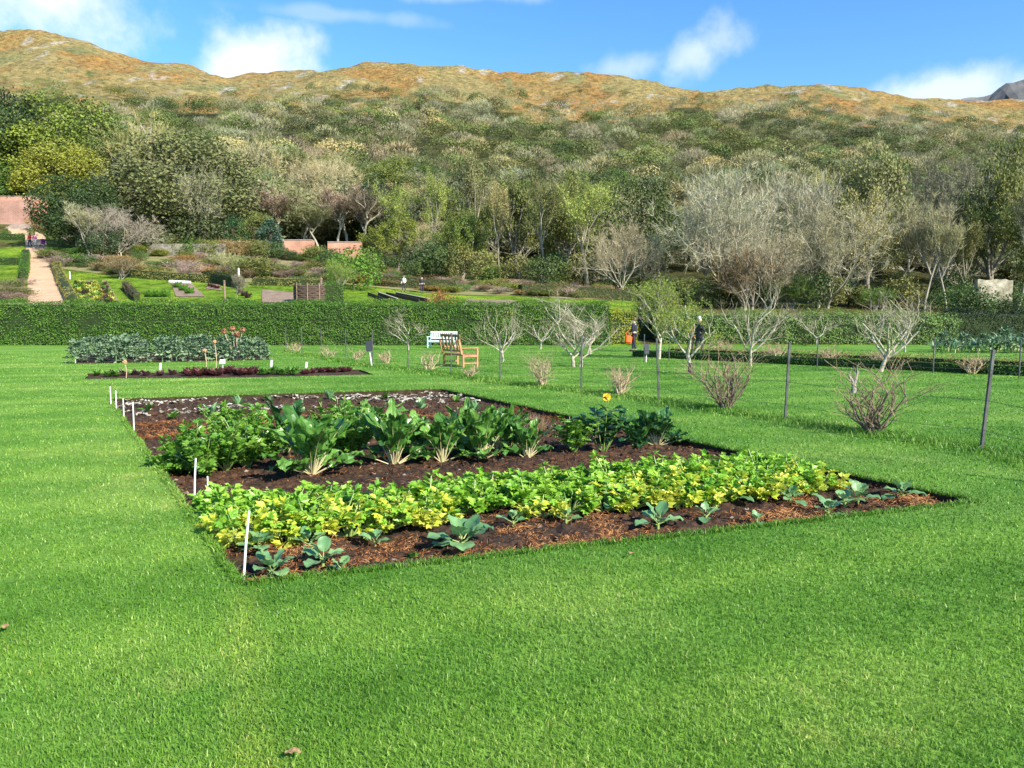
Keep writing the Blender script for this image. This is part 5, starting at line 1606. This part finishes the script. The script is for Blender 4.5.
lm2('celery_leaf', (0.10, 0.27, 0.022), (0.22, 0.46, 0.04), (0.42, 0.60, 0.07))
lm2('celery_yellow', (0.36, 0.50, 0.04), (0.55, 0.62, 0.06), (0.72, 0.68, 0.15))
lm2('celery_stalk', (0.16, 0.27, 0.06), (0.27, 0.38, 0.1), (0.42, 0.48, 0.2), .1)
lm2('chard_leaf', (0.03, 0.095, 0.015), (0.075, 0.20, 0.03), (0.17, 0.34, 0.06), .25, .32)
lm2('chard_stalk', (0.36, 0.36, 0.15), (0.52, 0.47, 0.25), (0.60, 0.50, 0.30), .1, .4)
lm2('parsnip_leaf', (0.06, 0.17, 0.02), (0.13, 0.30, 0.03), (0.24, 0.42, 0.06), .3, .35)
lm2('dark_leaf', (0.012, 0.05, 0.012), (0.03, 0.11, 0.025), (0.07, 0.18, 0.04), .2, .35)
lm2('cabbage_leaf', (0.07, 0.18, 0.07), (0.14, 0.29, 0.115), (0.25, 0.42, 0.16), .2, .45)
lm2('kale_leaf', (0.04, 0.085, 0.04), (0.12, 0.195, 0.10), (0.30, 0.40, 0.22), .15, .55)
lm2('wilted', (0.22, 0.19, 0.13), (0.42, 0.38, 0.30), (0.62, 0.58, 0.5), .1, .7)
lm2('straw', (0.055, 0.024, 0.012), (0.22, 0.085, 0.032), (0.50, 0.25, 0.10), .0, .9, .1)

FU = np.array(FR - FL); FU = FU / np.linalg.norm(FU); FV = np.array([-FU[1], FU[0], 0])    # along and into the bed


def celery(seed, yellow):
    rn = np.random.default_rng(seed); st_, lf, yl = Geo(), Geo(), Geo()
    for i in range(25):
        a = rn.random() * 6.28; el = rn.uniform(.35, 1.4); L = rn.uniform(.10, .20)
        p0 = np.array([math.cos(a), math.sin(a), 0]) * .025
        d = np.array([math.cos(a) * math.cos(el), math.sin(a) * math.cos(el), math.sin(el)])
        pts = [p0, p0 + d * L * .5, p0 + d * L + np.array([math.cos(a), math.sin(a), 0]) * .03]
        tube(st_, pts, [.006, .005, .003], 5, rn.random())
        isy = rn.random() < (yellow * (1.6 if el < .95 else .35))
        g = yl if isy else lf; base = rn.uniform(.25, .8)
        for k in range(7):
            lp = pts[-1] - d * L * (.32 * (k // 3)) * .6
            la = a + (k % 3 - 1) * 1.1 + rn.normal() * .2; le = rn.uniform(-.3, .7)
            ld = np.array([math.cos(la) * math.cos(le), math.sin(la) * math.cos(le), math.sin(le)])
            lc = lp + ld * .015; s = rn.uniform(.045, .072)
            nn = unit(np.array([0, 0, 1.]) + rn.normal(size=3) * .45)
            # three lobed leaflet
            n3 = 3
            dirs = []
            for q in (-.65, 0, .65):
                ca, sa = math.cos(q), math.sin(q); sd_ = unit(np.cross(nn, ld))
                dirs.append(ld * ca + sd_ * sa)
            leaves(g, np.tile(lc, (3, 1)), np.array(dirs), np.tile(nn, (3, 1)) + rn.normal(size=(3, 3)) * .15, np.array([s * .85, s, s * .85]), s * .62, np.clip(base + rn.normal(size=3) * .12, 0, 1), .12)
    return st_.mesh('celery_stalks', M['celery_stalk'], True), lf.mesh('celery_leaves', M['celery_leaf']), (yl.mesh('celery_yellow_leaves', M['celery_yellow']) if yl.n else None)


CEL = [(celery(s_, y_), y_) for s_, y_ in ((1, .04), (2, .1), (3, .08), (4, .55), (5, .7), (6, .45))]
cel_n = {}
ROWN = ['front row', 'second row', 'third row', 'back row']
LMK = [(0, 'by the leaning white stick'), (1.0, 'over the leftmost cabbages'), (2.1, 'left of the big ribbed cabbage'), (3.0, 'above the orange straw patch'), (4.1, 'above the paired cabbages'), (5.1, 'at its right end')]
for r_i, (off, n_p) in enumerate([(1.12, 21), (1.43, 21), (1.76, 20), (2.08, 19)]):
    u0, u1 = [(0.02, 5.4), (-0.04, 5.5), (-0.14, 5.5), (-0.15, 5.4)][r_i]
    for i in range(n_p):
        u = u0 + (u1 - u0) * i / (n_p - 1) + random.uniform(-.05, .05)
        if r_i == 3 and 0.9 < u < 1.8: continue
        if r_i == 0 and random.random() < .12: continue
        if r_i == 0 and 1.45 < u < 2.3: continue
        if r_i == 3 and u < 1.9 and random.random() < .35: continue
        if random.random() < .06: continue
        q = np.array(FL) + FU * u + FV * (off + random.uniform(-.05, .05))
        yel = (r_i == 0 and random.random() < .8) or (r_i == 1 and random.random() < .35) or (u < .3 and r_i < 2)
        ch = [c for c in CEL if (c[1] > .3) == yel]
        (a, b_, c_), _ = random.choice(ch)
        e = empty('celery_plant', (q[0], q[1], soil_z(q[0], q[1]) - .0), random.random() * 6.28, random.uniform(1.0, 1.4))
        link('stalks', a, e); link('leaves', b_, e)
        if c_ and yel: link('yellow_foliage', c_, e)
        where = [t for k, t in LMK if k <= max(u, 0)][-1]
        look = 'yellowing celery plant' if yel else 'green celery plant'
        key = (look, r_i, where); cel_n[key] = cel_n.get(key, 0) + 1
        tag(e, f"{look} in the {ROWN[r_i]}, {where}" + ('' if cel_n[key] == 1 else f", {ORD[cel_n[key] - 1]} along"), 'celery', 'celery plants filling the middle of the vegetable bed')


def cabbage(seed, n=8, big=1.0):
    rn = np.random.default_rng(seed); lf, st_ = Geo(), Geo()
    for i in range(n):
        a = i * 2.4 + rn.normal() * .2; f = i / (n - 1)
        bigleaf(lf, (math.cos(a) * .012, math.sin(a) * .012, .03 + .04 * f), a, .25 + .85 * f + rn.normal() * .12, .22 * (1 - .35 * f) * big * rn.uniform(.85, 1.15), .145 * (1 - .3 * f) * big, rn.uniform(.25, .85),
                droop=.85 - .5 * f, fold=.22, wave=.07, prof='round', stalk=.25, n=7, m=3, rn=rn, rib=st_, ribr=.005)
    tube(st_, [(0, 0, -.04), (0, 0, .05)], [.014, .012], 7)
    return st_.mesh('cabbage_stem', M['celery_stalk'], True), lf.mesh('cabbage_leaf', M['cabbage_leaf'], True)


CAB = [cabbage(1), cabbage(2, 6, .85), cabbage(3, 9, 1.1), cabbage(4, 5, .7), cabbage(5, 7, .95)]
CABP = [(259, 549, 2, .8, 'cabbage just behind the leaning white stick'), (272, 571, 0, 1.05, 'cabbage right at the near corner of the bed, beside the white stick'), (309, 546, 1, 1.0, 'cabbage under the yellow celery, second plant from the white stick'),
      (323, 564, 4, 1.1, 'cabbage on the near edge, right of the corner plant'), (342, 569, 3, 1.0, 'small flat cabbage touching the lawn edge right of the corner plant'), (375, 545, 1, .85, 'small upright cabbage alone on dark soil between two larger ones'),
      (462, 545, 2, 1.15, 'large ribbed grey green cabbage alone near the middle of the lawn edge'), (513, 524, 3, .9, 'tiny spiky cabbage right of the large ribbed one'), (566, 519, 3, 1.0, 'small cabbage left of the orange straw patch'),
      (619, 508, 0, .95, 'cabbage right behind the orange straw patch'), (658, 523, 4, 1.1, 'dense dark cabbage close to the lawn right of the orange straw patch'), (671, 504, 2, .8, 'cabbage with broad round leaves behind the dense dark one'),
      (706, 518, 3, 1.0, 'small cabbage with two round leaves right of the dense dark one'), (733, 500, 1, .95, 'upright cabbage below the yellowest celery'), (757, 518, 3, .8, 'tiny cabbage nearly on the lawn edge'),
      (776, 497, 1, 1.05, 'cabbage with a tall upright leaf near the end of the celery'), (790, 501, 4, .8, 'cabbage hugging the tall leaved one'), (810, 491, 0, .85, 'cabbage right under the last celery plants'), (828, 513, 1, 1.0, 'cabbage with one broad round leaf by the lawn'),
      (845, 505, 3, 1.1, 'small cabbage between the broad leaved one and the glossy one'), (858, 502, 0, 1.0, 'glossy cabbage right of the broad round leaved one'), (855, 488, 1, .75, 'small cabbage just past the end of the celery'), (902, 496, 4, 1.0, 'last cabbage near the far right corner of the bed')]
for (px, row, k, s_, lab) in CABP:
    q = G(px, row, -.05); e = empty('cabbage_plant', (q.x, q.y, soil_z(q.x, q.y)), random.random() * 6.28, s_ * (.82 if px < 400 else .98))
    link('stem', CAB[k][0], e); link('leaves', CAB[k][1], e)
    tag(e, lab, 'cabbage', 'young cabbages along the near edge of the bed')


def chard(seed, n, L, W, leafm, stm, spread=.5, droop=.7, prof='wavy', stalk=.4, ribr=.014, splay=1.0):
    rn = np.random.default_rng(seed); lf, st_ = Geo(), Geo()
    for i in range(n):
        a = i * 2.4 + rn.normal() * .3; f = rn.random()
        bigleaf(lf, (math.cos(a) * .03, math.sin(a) * .03, 0), a, (1.5 - spread * (.25 + 1.3 * f) * splay if i % 4 else rn.uniform(.35, .7)), L * rn.uniform(.6, 1.08) * (1 if i % 4 else .8), W * rn.uniform(.75, 1.15), rn.uniform(.1, .95),
                droop=droop * (.35 + 1.3 * f * rn.random()), fold=rn.uniform(.05, .45), wave=.13, prof=prof, stalk=stalk, n=11, m=3, rn=rn, rib=st_, ribr=ribr)
    return st_.mesh('stalks', M[stm], True), lf.mesh('leaves', M[leafm], False)


def umbel(seed, n, Hh, ls, leafm, spread=.55):
    rn = np.random.default_rng(seed); st_, lf = Geo(), Geo()
    for i in range(n):
        a = rn.random() * 6.28; el = 1.5 - spread * rn.uniform(.1, 1.5); L = Hh * rn.uniform(.45, .95)
        o = np.array([math.cos(a), math.sin(a), 0]); d = o * math.cos(el) + np.array([0, 0, math.sin(el)])
        pts = np.array([o * .02, d * L * .55, d * L + o * .06 * Hh])
        tube(st_, pts, [.009, .006, .003], 5, rn.random()); base = rn.uniform(.15, .85)
        for k in range(13):
            f = .3 + .7 * (k // 2) / 6; lp = np.array([np.interp(f * 2, [0, 1, 2], pts[:, j]) for j in range(3)])
            la = a + (-1.2 if k % 2 else 1.2) + rn.normal() * .4; le = rn.uniform(-.2, .8)
            ld = np.array([math.cos(la) * math.cos(le), math.sin(la) * math.cos(le), math.sin(le)]); s_ = ls * rn.uniform(.7, 1.3)
            nn = unit(np.array([0, 0, 1.]) - ld * .3 + rn.normal(size=3) * .5); sd_ = unit(np.cross(nn, ld))
            dirs = np.array([ld * math.cos(q) + sd_ * math.sin(q) for q in (-.75, -.25, .3, .8)])
            leaves(lf, np.tile(lp + ld * .02, (4, 1)), dirs, np.tile(nn, (4, 1)) + rn.normal(size=(4, 3)) * .2, s_ * np.array([.8, 1, 1, .8]), s_ * .5, np.clip(base + rn.normal(size=4) * .15, 0, 1), .15)
    return st_.mesh('stalks', M['celery_stalk'], True), lf.mesh('leaves', M[leafm])


VG = [  # px,row,n,L,W,leaf,stalk,spread,label,name
    (178, 470, 12, .36, .17, 'parsnip_leaf', 'celery_stalk', .85, 'low green celeriac touching the left lawn edge', 'celeriac_plant'),
    (192, 462, 14, .5, .17, 'parsnip_leaf', 'celery_stalk', .7, 'green celeriac behind the two leftmost ones', 'celeriac_plant'),
    (238, 455, 16, .66, .17, 'parsnip_leaf', 'celery_stalk', .55, 'tall pale green celeriac at the back of its clump', 'celeriac_plant'),
    (418, 452, 13, .55, .2, 'chard_leaf', 'celery_stalk', .6, 'leafy green chard filling the space between the upright and the slanting one', 'chard_plant'),
    (462, 446, 13, .6, .2, 'chard_leaf', 'celery_stalk', .55, 'green chard behind and left of the glossy crinkled one', 'chard_plant'),
    (510, 446, 12, .52, .18, 'chard_leaf', 'celery_stalk', .6, 'green chard tucked behind the last small one', 'chard_plant'),
    (205, 474, 13, .42, .17, 'parsnip_leaf', 'celery_stalk', .75, 'bushy green celeriac at the left end of the middle row, spilling to the lawn', 'celeriac_plant'),
    (226, 470, 16, .55, .15, 'parsnip_leaf', 'celery_stalk', .55, 'celeriac with yellow green stems, second in the middle row', 'celeriac_plant'),
    (247, 466, 18, .62, .15, 'parsnip_leaf', 'celery_stalk', .55, 'tallest celeriac with bent yellow stems in the middle row', 'celeriac_plant'),
    (262, 458, 14, .55, .15, 'parsnip_leaf', 'celery_stalk', .6, 'celeriac beside the shady gap in the middle row', 'celeriac_plant'),
    (312, 474, 20, .70, .26, 'chard_leaf', 'chard_stalk', .55, 'biggest dark chard with broad drooping leaves and a thick pale base', 'chard_plant'),
    (286, 450, 10, .68, .22, 'dark_leaf', 'celery_stalk', .5, 'dark upright leafy plant in the shade left of the biggest chard', 'chard_plant'),
    (350, 456, 24, .66, .16, 'parsnip_leaf', 'celery_stalk', .5, 'light green parsnip foliage right of the biggest chard', 'parsnip_plant'),
    (338, 448, 18, .66, .15, 'parsnip_leaf', 'celery_stalk', .5, 'light green parsnip foliage rising behind the biggest chard', 'parsnip_plant'),
    (394, 463, 13, .72, .21, 'chard_leaf', 'chard_stalk', .42, 'narrow upright chard with two bare pale stalks at its foot', 'chard_plant'),
    (372, 436, 14, .62, .17, 'chard_leaf', 'celery_stalk', .5, 'green chard behind the narrow upright one', 'chard_plant'),
    (442, 458, 13, .62, .22, 'chard_leaf', 'chard_stalk', .52, 'chard with a slanting pale stalk, in the middle of its row', 'chard_plant'),
    (483, 456, 15, .68, .24, 'chard_leaf', 'chard_stalk', .45, 'chard with glossy crinkled leaves and many pale stalks', 'chard_plant'),
    (498, 450, 13, .60, .22, 'chard_leaf', 'chard_stalk', .55, 'broad leaved chard pressed against the glossy crinkled one', 'chard_plant'),
    (527, 454, 11, .52, .17, 'chard_leaf', 'chard_stalk', .45, 'last small chard before the gap with the dry grass tuft', 'chard_plant'),
    (574, 452, 10, .44, .12, 'parsnip_leaf', 'celery_stalk', .45, 'slim light green plant left of the dark leafy weed', 'parsnip_plant'),
    (657, 444, 15, .52, .22, 'dark_leaf', 'chard_stalk', .65, 'dark leaved turnip plant with a pale yellow cut base', 'turnip_plant'),
    (636, 444, 13, .50, .17, 'dark_leaf', 'celery_stalk', .6, 'dark leafy plant just left of the pale based turnip', 'turnip_plant')]
for i, (px, row, n, L, W, lf_, st__, sp, lab, nm) in enumerate(VG):
    q = G(px, row, -.06)
    if lf_ == 'parsnip_leaf': a, b_ = umbel(200 + i, n * 2, L * 1.12, .075, lf_, sp)
    else: a, b_ = chard(200 + i, int(n * 1.5), L * 1.12, W * 1.0, lf_, st__, sp * .62, stalk=.33, ribr=.009 if st__ == 'chard_stalk' else .006, droop=1.15)
    e = empty(nm, (q.x, q.y, soil_z(q.x, q.y)), random.random() * 6)
    link('stalks', a, e); link('leaves', b_, e)
    if px in (312, 394, 442, 483, 657, 527):      # pale swollen leaf bases
        g = Geo()
        for k in range(5):
            an = k * 1.27 + px; tube(g, [(math.cos(an) * .015, math.sin(an) * .015, -.03), (math.cos(an) * .035, math.sin(an) * .035, .09), (math.cos(an) * .058, math.sin(an) * .055, .17)], [.026, .021, .009], 6, random.random())
        g.obj('stalk_base', M['chard_stalk'], e, smooth=True)
    tag(e, lab, nm.split('_')[0])

# the dark weedy plant with the yellow flower
q = G(603, 450, -.05); e = empty('flowering_weed', (q.x, q.y, soil_z(q.x, q.y))); tag(e, 'dark leafy tall weed topped by one yellow flower', 'weed')
g, st_ = Geo(), Geo(); rn = np.random.default_rng(5)
top = np.array([.04, .0, z_at(396, q.y) + .05])
for i in range(9):
    a = i * 2.4; tip = top * np.array([1, 1, 1]) if i == 0 else np.array([math.cos(a) * .28, math.sin(a) * .25, rn.uniform(.35, .72)])
    pts = [np.array([math.cos(a) * .04, math.sin(a) * .04, 0]), tip * np.array([.6, .6, .55]), tip]
    tube(st_, pts, [.009, .007, .003], 5, .2)
    for k in range(15 if i else 9):
        t = rn.uniform(.2, .95) if i else rn.uniform(.1, .7); c = np.array([np.interp(t * 2, [0, 1, 2], [p_[j] for p_ in pts]) for j in range(3)])
        bigleaf(g, c, rn.random() * 6.28, rn.uniform(.0, .9), rn.uniform(.12, .2), .085, rn.uniform(.1, .9), droop=.8, n=4, m=1, rn=rn, prof='oval', stalk=.1)
g.obj('leaves', M['dark_leaf'], e, smooth=True); st_.obj('stems', M['celery_stalk'], e, smooth=True)
g = Geo(); n = 15; an = np.arange(n) * 2 * PI / n; dd = np.stack([np.cos(an), -.35 + 0 * an, np.sin(an)], 1); leaves(g, np.tile(top, (n, 1)), dd, np.tile([0, -1., .2], (n, 1)), .06, .03, rn.random(n), .1)
fl = g.obj('flower', plain('yellow_petals', (.95, .55, .02), .5), e)
g = Geo(); tube(g, [top + np.array([0, .0, 0]), top + np.array([0, -.03, .005])], [.022, .016], 8, cap=True); g.obj('flower_centre', plain('flower_eye', (.4, .2, .02)), fl)

# dry grass tuft in the gap, brown seed heads
q = G(534, 432, -.05); e = empty('dry_grass_tuft', (q.x, q.y, -.06)); tag(e, 'dry straw coloured grass tuft at the back of the bed, right of the chard row', 'grass tuft')
g = Geo(); n = 420; a = RNG.random(n) * 6.28; el = RNG.uniform(.5, 1.5, n); d = np.stack([np.cos(a) * np.cos(el), np.sin(a) * np.cos(el), np.sin(el)], 1)
leaves(g, RNG.normal(size=(n, 3)) * np.array([.07, .07, 0]), d, rand_dirs(n), RNG.uniform(.12, .34, n), .008, RNG.random(n)); M['drygrass'] = leafmat('dry_grass', [(0, (.2, .12, .06)), (1, (.5, .38, .22))], .2)
g.obj('blades', M['drygrass'], e)
g = Geo(); tube(g, [(0, 0, -.04), (0, 0, .05)], [.06, .03], 8); g.obj('root_clump', M['soil'], e)

# mulch of straw and rotted weed: strands scattered over the near strip and the far rows
def strands(name, P_, L, W, val, mt, flat=.25, lift=.03):
    n = len(P_); a = RNG.random(n) * 6.28
    d = np.stack([np.cos(a), np.sin(a), RNG.normal(size=n) * flat], 1)
    g = Geo(); leaves(g, P_ + np.stack([0 * a, 0 * a, RNG.random(n) * lift], 1), d, np.array([0, 0, 1.]) + RNG.normal(size=(n, 3)) * .5, L * (.4 + RNG.random(n)), W, val, .1)
    return kind(g.obj(name, mt), 'stuff')


def scatter_bed(n, v0, v1, u0=-.6, u1=6.3):
    u, v = RNG.uniform(u0, u1, n), RNG.uniform(v0, v1, n)
    q = np.array(FL)[None] + np.outer(u, FU) + np.outer(v, FV); ok = inside(q, BED1); q = q[ok]
    q[:, 2] = [soil_z(a, b_) for a, b_ in q[:, :2]]
    return q


q = scatter_bed(52000, 0.0, 1.3)
dn = np.array([fbm(p[0], p[1], .45, 3, 4.0) for p in q]); sel = RNG.random(len(q)) < .28 + 1.4 * dn
q = q[sel]; dn = dn[sel]
strands('straw_mulch', q, .055, .006, np.clip(.42 + dn * .8 + RNG.normal(size=len(q)) * .2, 0, 1), M['straw'], .3, .025)
q = scatter_bed(26000, 6.9, 9.0, -3, 6.5); dn = np.array([fbm(p[0], p[1], .9, 3, 9.0) for p in q]); q = q[dn > .03]; dn = dn[dn > .03]
strands('straw_mulch', q, .09, .012, np.clip(.36 + dn * .5 + RNG.normal(size=len(q)) * .13, 0, 1), M['straw'], .3, .03)
q = scatter_bed(9000, 2.2, 5.0, -3, 6.3); strands('straw_mulch', q, .06, .008, np.clip(RNG.normal(.25, .25, len(q)), 0, 1), M['straw'], .3, .02)

g = Geo(); M['stone'] = surf('small_stones', [(0.3, (.10, .08, .06)), (.7, (.36, .31, .26))], 30, .9)
oct_ = np.array([(1, 0, 0), (-1, 0, 0), (0, 1, 0), (0, -1, 0), (0, 0, 1), (0, 0, -1)], float)
of = [[0, 2, 4], [2, 1, 4], [1, 3, 4], [3, 0, 4], [2, 0, 5], [1, 2, 5], [3, 1, 5], [0, 3, 5]]
for p in scatter_bed(900, .05, 12.9, -3.5, 6.5):
    s_ = random.uniform(.006, .02) * (1 + p[1] / 16)
    g.add(oct_ * (s_ * (RNG.uniform(.6, 1.5, 3) * np.array([1, 1, .5]))) @ rotm(0, 0, random.random() * 3) + RNG.normal(size=(6, 3)) * s_ * .18 + p, of)
kind(g.obj('small_stones', M['stone']), 'stuff')
g = Geo()
for p in scatter_bed(9000, .02, 12.9, -3.5, 6.5):
    s_ = random.uniform(.006, .022) * (1 + p[1] / 14)
    g.add(oct_ * (s_ * RNG.uniform(.6, 1.4, 3)) @ rotm(0, 0, random.random() * 3) + RNG.normal(size=(6, 3)) * s_ * .25 + p, of)
kind(g.obj('soil_crumbs', M['soil']), 'stuff')
# pale wilted cabbage leaves lying over the far end
g = Geo(); rn = np.random.default_rng(8)
for p in scatter_bed(330, 10.2, 12.7, -3, 6.3):
    if fbm(p[0], p[1], 1.6, 2, 3) < -.08: continue
    for k in range(3):
        bigleaf(g, p + rn.normal(size=3) * np.array([.1, .1, .01]) + np.array([0, 0, .02]), rn.random() * 6.28, rn.uniform(-.1, .35), rn.uniform(.10, .24), rn.uniform(.06, .13), rn.random(), droop=.8, n=4, m=1, rn=rn, wave=.12)
kind(g.obj('wilted_leaves', M['wilted'], smooth=False), 'stuff')
# green sprouts between
SP = small_veg('sprout_mesh', 9, 9, .2, .09, 'veg_green'); SPB = small_veg('sprout_mesh', 10, 8, .24, .11, 'cabbage_leaf')
for i, (px, row, kk, lab) in enumerate([(148, 412, 0, 'small green sprout by the four white sticks'), (172, 417, 0, 'small green sprout on the red mulch, nearer the celeriac'), (210, 414, 1, 'grey green sprout on the red mulch behind the celeriac'),
                                      (238, 404, 1, 'grey green sprout among the pale wilted leaves'), (270, 400, 0, 'green sprout at the back edge among wilted leaves'), (330, 398, 1, 'grey green sprout behind the parsnips'),
                                      (385, 398, 0, 'green sprout behind the narrow chard'), (420, 407, 1, 'grey green sprout on the mulch behind the chards'), (455, 402, 0, 'green sprout near the far right corner of the bed'), (475, 410, 1, 'grey green sprout behind the glossy chard'),
                                      (300, 409, 0, 'green sprout behind the biggest chard'), (415, 553, 0, 'tiny green sprout on the near mulch left of the ribbed cabbage'), (430, 475, 0, 'small green sprout in front of the slanting chard'), (555, 470, 0, 'small green sprout between chard and celery')]):
    q = G(px, row, -.06); o = link('sprout', [SP, SPB][kk], None, (q.x, q.y, soil_z(q.x, q.y))); o.rotation_euler.z = i; o.scale = ((1.0 if row < 430 else .45),) * 3
    tag(o, lab, 'sprout')

# ---- narrow bed: red lettuces and low greens
lab_n = {}
for (px0, px1, nm, n, s_) in [(185, 258, 'red', 16, .85), (108, 180, 'brown', 6, .5), (262, 300, 'green', 8, .5), (302, 352, 'red', 11, .6), (96, 120, 'green', 3, .45)]:
    for i in range(n):
        px = px0 + (px1 - px0) * (i + random.random() * .5) / n
        row = np.interp(px, [85, 240, 374], [376.4, 374.6, 372.3]) + random.uniform(-1.3, 1.3)
        q = G(px, row, -.05); o = link('lettuce', SV[nm], None, q); o.rotation_euler.z = random.random() * 6; o.scale = (s_,) * 3
        tag(o, f"low {nm} vegetable in the narrow bed " + ('between the square label and the label tag' if px0 == 185 else 'at its left half' if px < 185 else 'at its right end' if px > 300 else 'between two white tags'), 'vegetable',
            f"{nm} vegetables of the narrow bed around {px0}")
for i, (px, row, lab) in enumerate([(126, 375, 'dry yellow stem in the left half of the narrow bed'), (206, 370, 'pale stalk with a round brown seed head above the red lettuces'), (216, 368, 'taller stalk with an orange brown seed head beside the square label')]):
    q = G(px, row + 3, -.05); e = empty('seed_stalk', q); tag(e, lab, 'seed stalk'); hh = [.45, .7, .95][i]
    g = Geo(); tube(g, [(0, 0, -.05), (.03, 0, hh * .5), (-.02, 0, hh)], .012, 5); g.obj('stem', M['palestem'], e)
    g = Geo(); n = 60; d_ = rand_dirs(n); leaves(g, np.array([-.02, 0, hh]) + d_ * .05, unit(np.cross(d_, RNG.normal(size=(n, 3)))), d_, .05, .04, RNG.random(n)); g.obj('seed_head', plain('seed_head', (.5, .3, .16)), e)

# ---- kale bed
def kale(seed):
    rn = np.random.default_rng(seed); lf, st_ = Geo(), Geo()
    tube(st_, [(0, 0, -.05), (.02, 0, .3), (0, 0, .72)], [.025, .022, .012], 6)
    for i in range(30):
        f = i / 29; a = i * 2.4 + rn.normal() * .3
        bigleaf(lf, (0, 0, .12 + .6 * f), a, .25 + 1.0 * f + rn.normal() * .15, .46 * (1 - .35 * f) * rn.uniform(.8, 1.2), .22 * rn.uniform(.8, 1.2), np.clip(rn.normal(.5, .25), 0, 1), droop=1.3, fold=.1, wave=.16, prof='wavy', stalk=.3, n=6, m=2, rn=rn)
    return st_.mesh('kale_stem', M['kale_leaf'], True), lf.mesh('kale_leaves', M['kale_leaf'])


lm2('leek_leaf', (0.10, 0.19, 0.10), (0.20, 0.33, 0.18), (0.36, 0.50, 0.30))
KA = [kale(1), kale(2), kale(3)]
KC = [np.array(G(*c)) for c in ((70, 365), (277, 361), (268, 352.5), (76, 353.5))]
for r_i in range(5):
    for i in range(13):
        u, v = (i + .5) / 13, (r_i + .5) / 5
        q = (KC[0] * (1 - u) + KC[1] * u) * (1 - v) + (KC[3] * (1 - u) + KC[2] * u) * v + RNG.normal(size=3) * np.array([.17, .17, 0])
        e = empty('kale_plant', (q[0], q[1], -.05), random.random() * 6, random.uniform(.75, 1.15) * (1.0 if u < .85 else .85))
        a, b_ = random.choice(KA); link('stem', a, e); link('leaves', b_, e)
        tag(e, f"blue green curly kale in the {['nearest', 'second', 'middle', 'fourth', 'farthest'][r_i]} row, plant {['one', 'two', 'three', 'four', 'five', 'six', 'seven', 'eight', 'nine', 'ten', 'eleven', 'twelve', 'thirteen'][i]} from the left", 'kale', 'curly kale plants of the far bed')
q = G(236, 360); e = empty('dried_hydrangea', q); tag(e, 'rusty dried flower heads standing above the kale', 'plant')
M['rust'] = leafmat('rust_petals', [(0, (.2, .07, .04)), (1, (.5, .22, .12))], .2)
for i in range(5):
    c = np.array([(-.45, 0, 1.15), (-.15, .1, 1.25), (.1, -.1, 1.05), (.3, 0, 1.2), (.05, .1, 1.0)][i]); g = Geo(); tube(g, [(0.02 * i, 0, -.05), c * .5, c], .012, 5); st_ = g.obj('stem', M['palestem'], e)
    n = 90; d = rand_dirs(n); g = Geo(); leaves(g, c + d * .1, unit(np.cross(d, RNG.normal(size=(n, 3)))), d, .07, .06, RNG.random(n)); g.obj('flower_head', M['rust'], st_)

# ---- leeks and brassicas beyond the low hedge on the right
for i in range(36):
    px = 934 + (i % 18) * 7 + (i // 18) * 3; q = G(px, 352.5 - (i // 18) * 2.2 + random.uniform(-.6, .6)); e = empty('leek_plant', q, random.random() * 6, random.uniform(.95, 1.35) * (1.1 if i % 18 > 8 else .85))
    if i == 0:
        rn = np.random.default_rng(3); lf, st_ = Geo(), Geo()
        for k in range(12): bigleaf(lf, (0, 0, .18), k * 2.4, rn.uniform(.6, 1.4), .62, .10, rn.random(), droop=1.1, fold=.5, prof='oval', n=6, m=1, rn=rn)
        tube(st_, [(0, 0, -.05), (0, 0, .25)], [.04, .035], 7); LK = (st_.mesh('leek_stem', M['chard_stalk'], True), lf.mesh('leek_leaves', M['leek_leaf']))
    if i % 3 == 1: a, b_ = KA[i % 2]
    else: a, b_ = LK
    link('stem', a, e); link('leaves', b_, e)
    tag(e, f"grey green leafy vegetable in the {['front', 'back'][i // 18]} row before the dark hedge, {ORD[i % 18].replace('lowest', 'first')} from the left", 'leek', 'leeks and brassicas before the dark hedge')

# fallen leaves on the lawn
for i, (px, row, lab) in enumerate([(285, 757, 'curled tan fallen leaf on the grass nearest the viewer'), (4, 631, 'brown fallen leaf on the lawn left of the bed'), (634, 556, 'small pale fallen leaf on the lawn in front of the bed'), (882, 461, 'brown fallen leaf on the lawn right of the bed')]):
    q = G(px, row, .02); g = Geo(); e = empty('fallen_leaf', q, i * 1.7); tag(e, lab, 'leaf')
    st_ = Geo(); bigleaf(g, (0, 0, .014), 0, .35, .058 if i == 0 else .045, .035, .5, droop=1.2, fold=.35, wave=.1, n=6, m=2, rib=st_, ribr=.0015)
    g.obj('blade', plain('dry_leaf', (.30, .19, .09), .8, var=.3), e); st_.obj('stalk', plain('dry_stalk', (.25, .13, .07), .8), e)
bpy.context.view_layer.update()

for o in bpy.data.objects:
    if o.parent is None and 'label' in o.keys() and len(o['label'].replace('-', ' ').split()) > 16: print('LONG', o['label'])
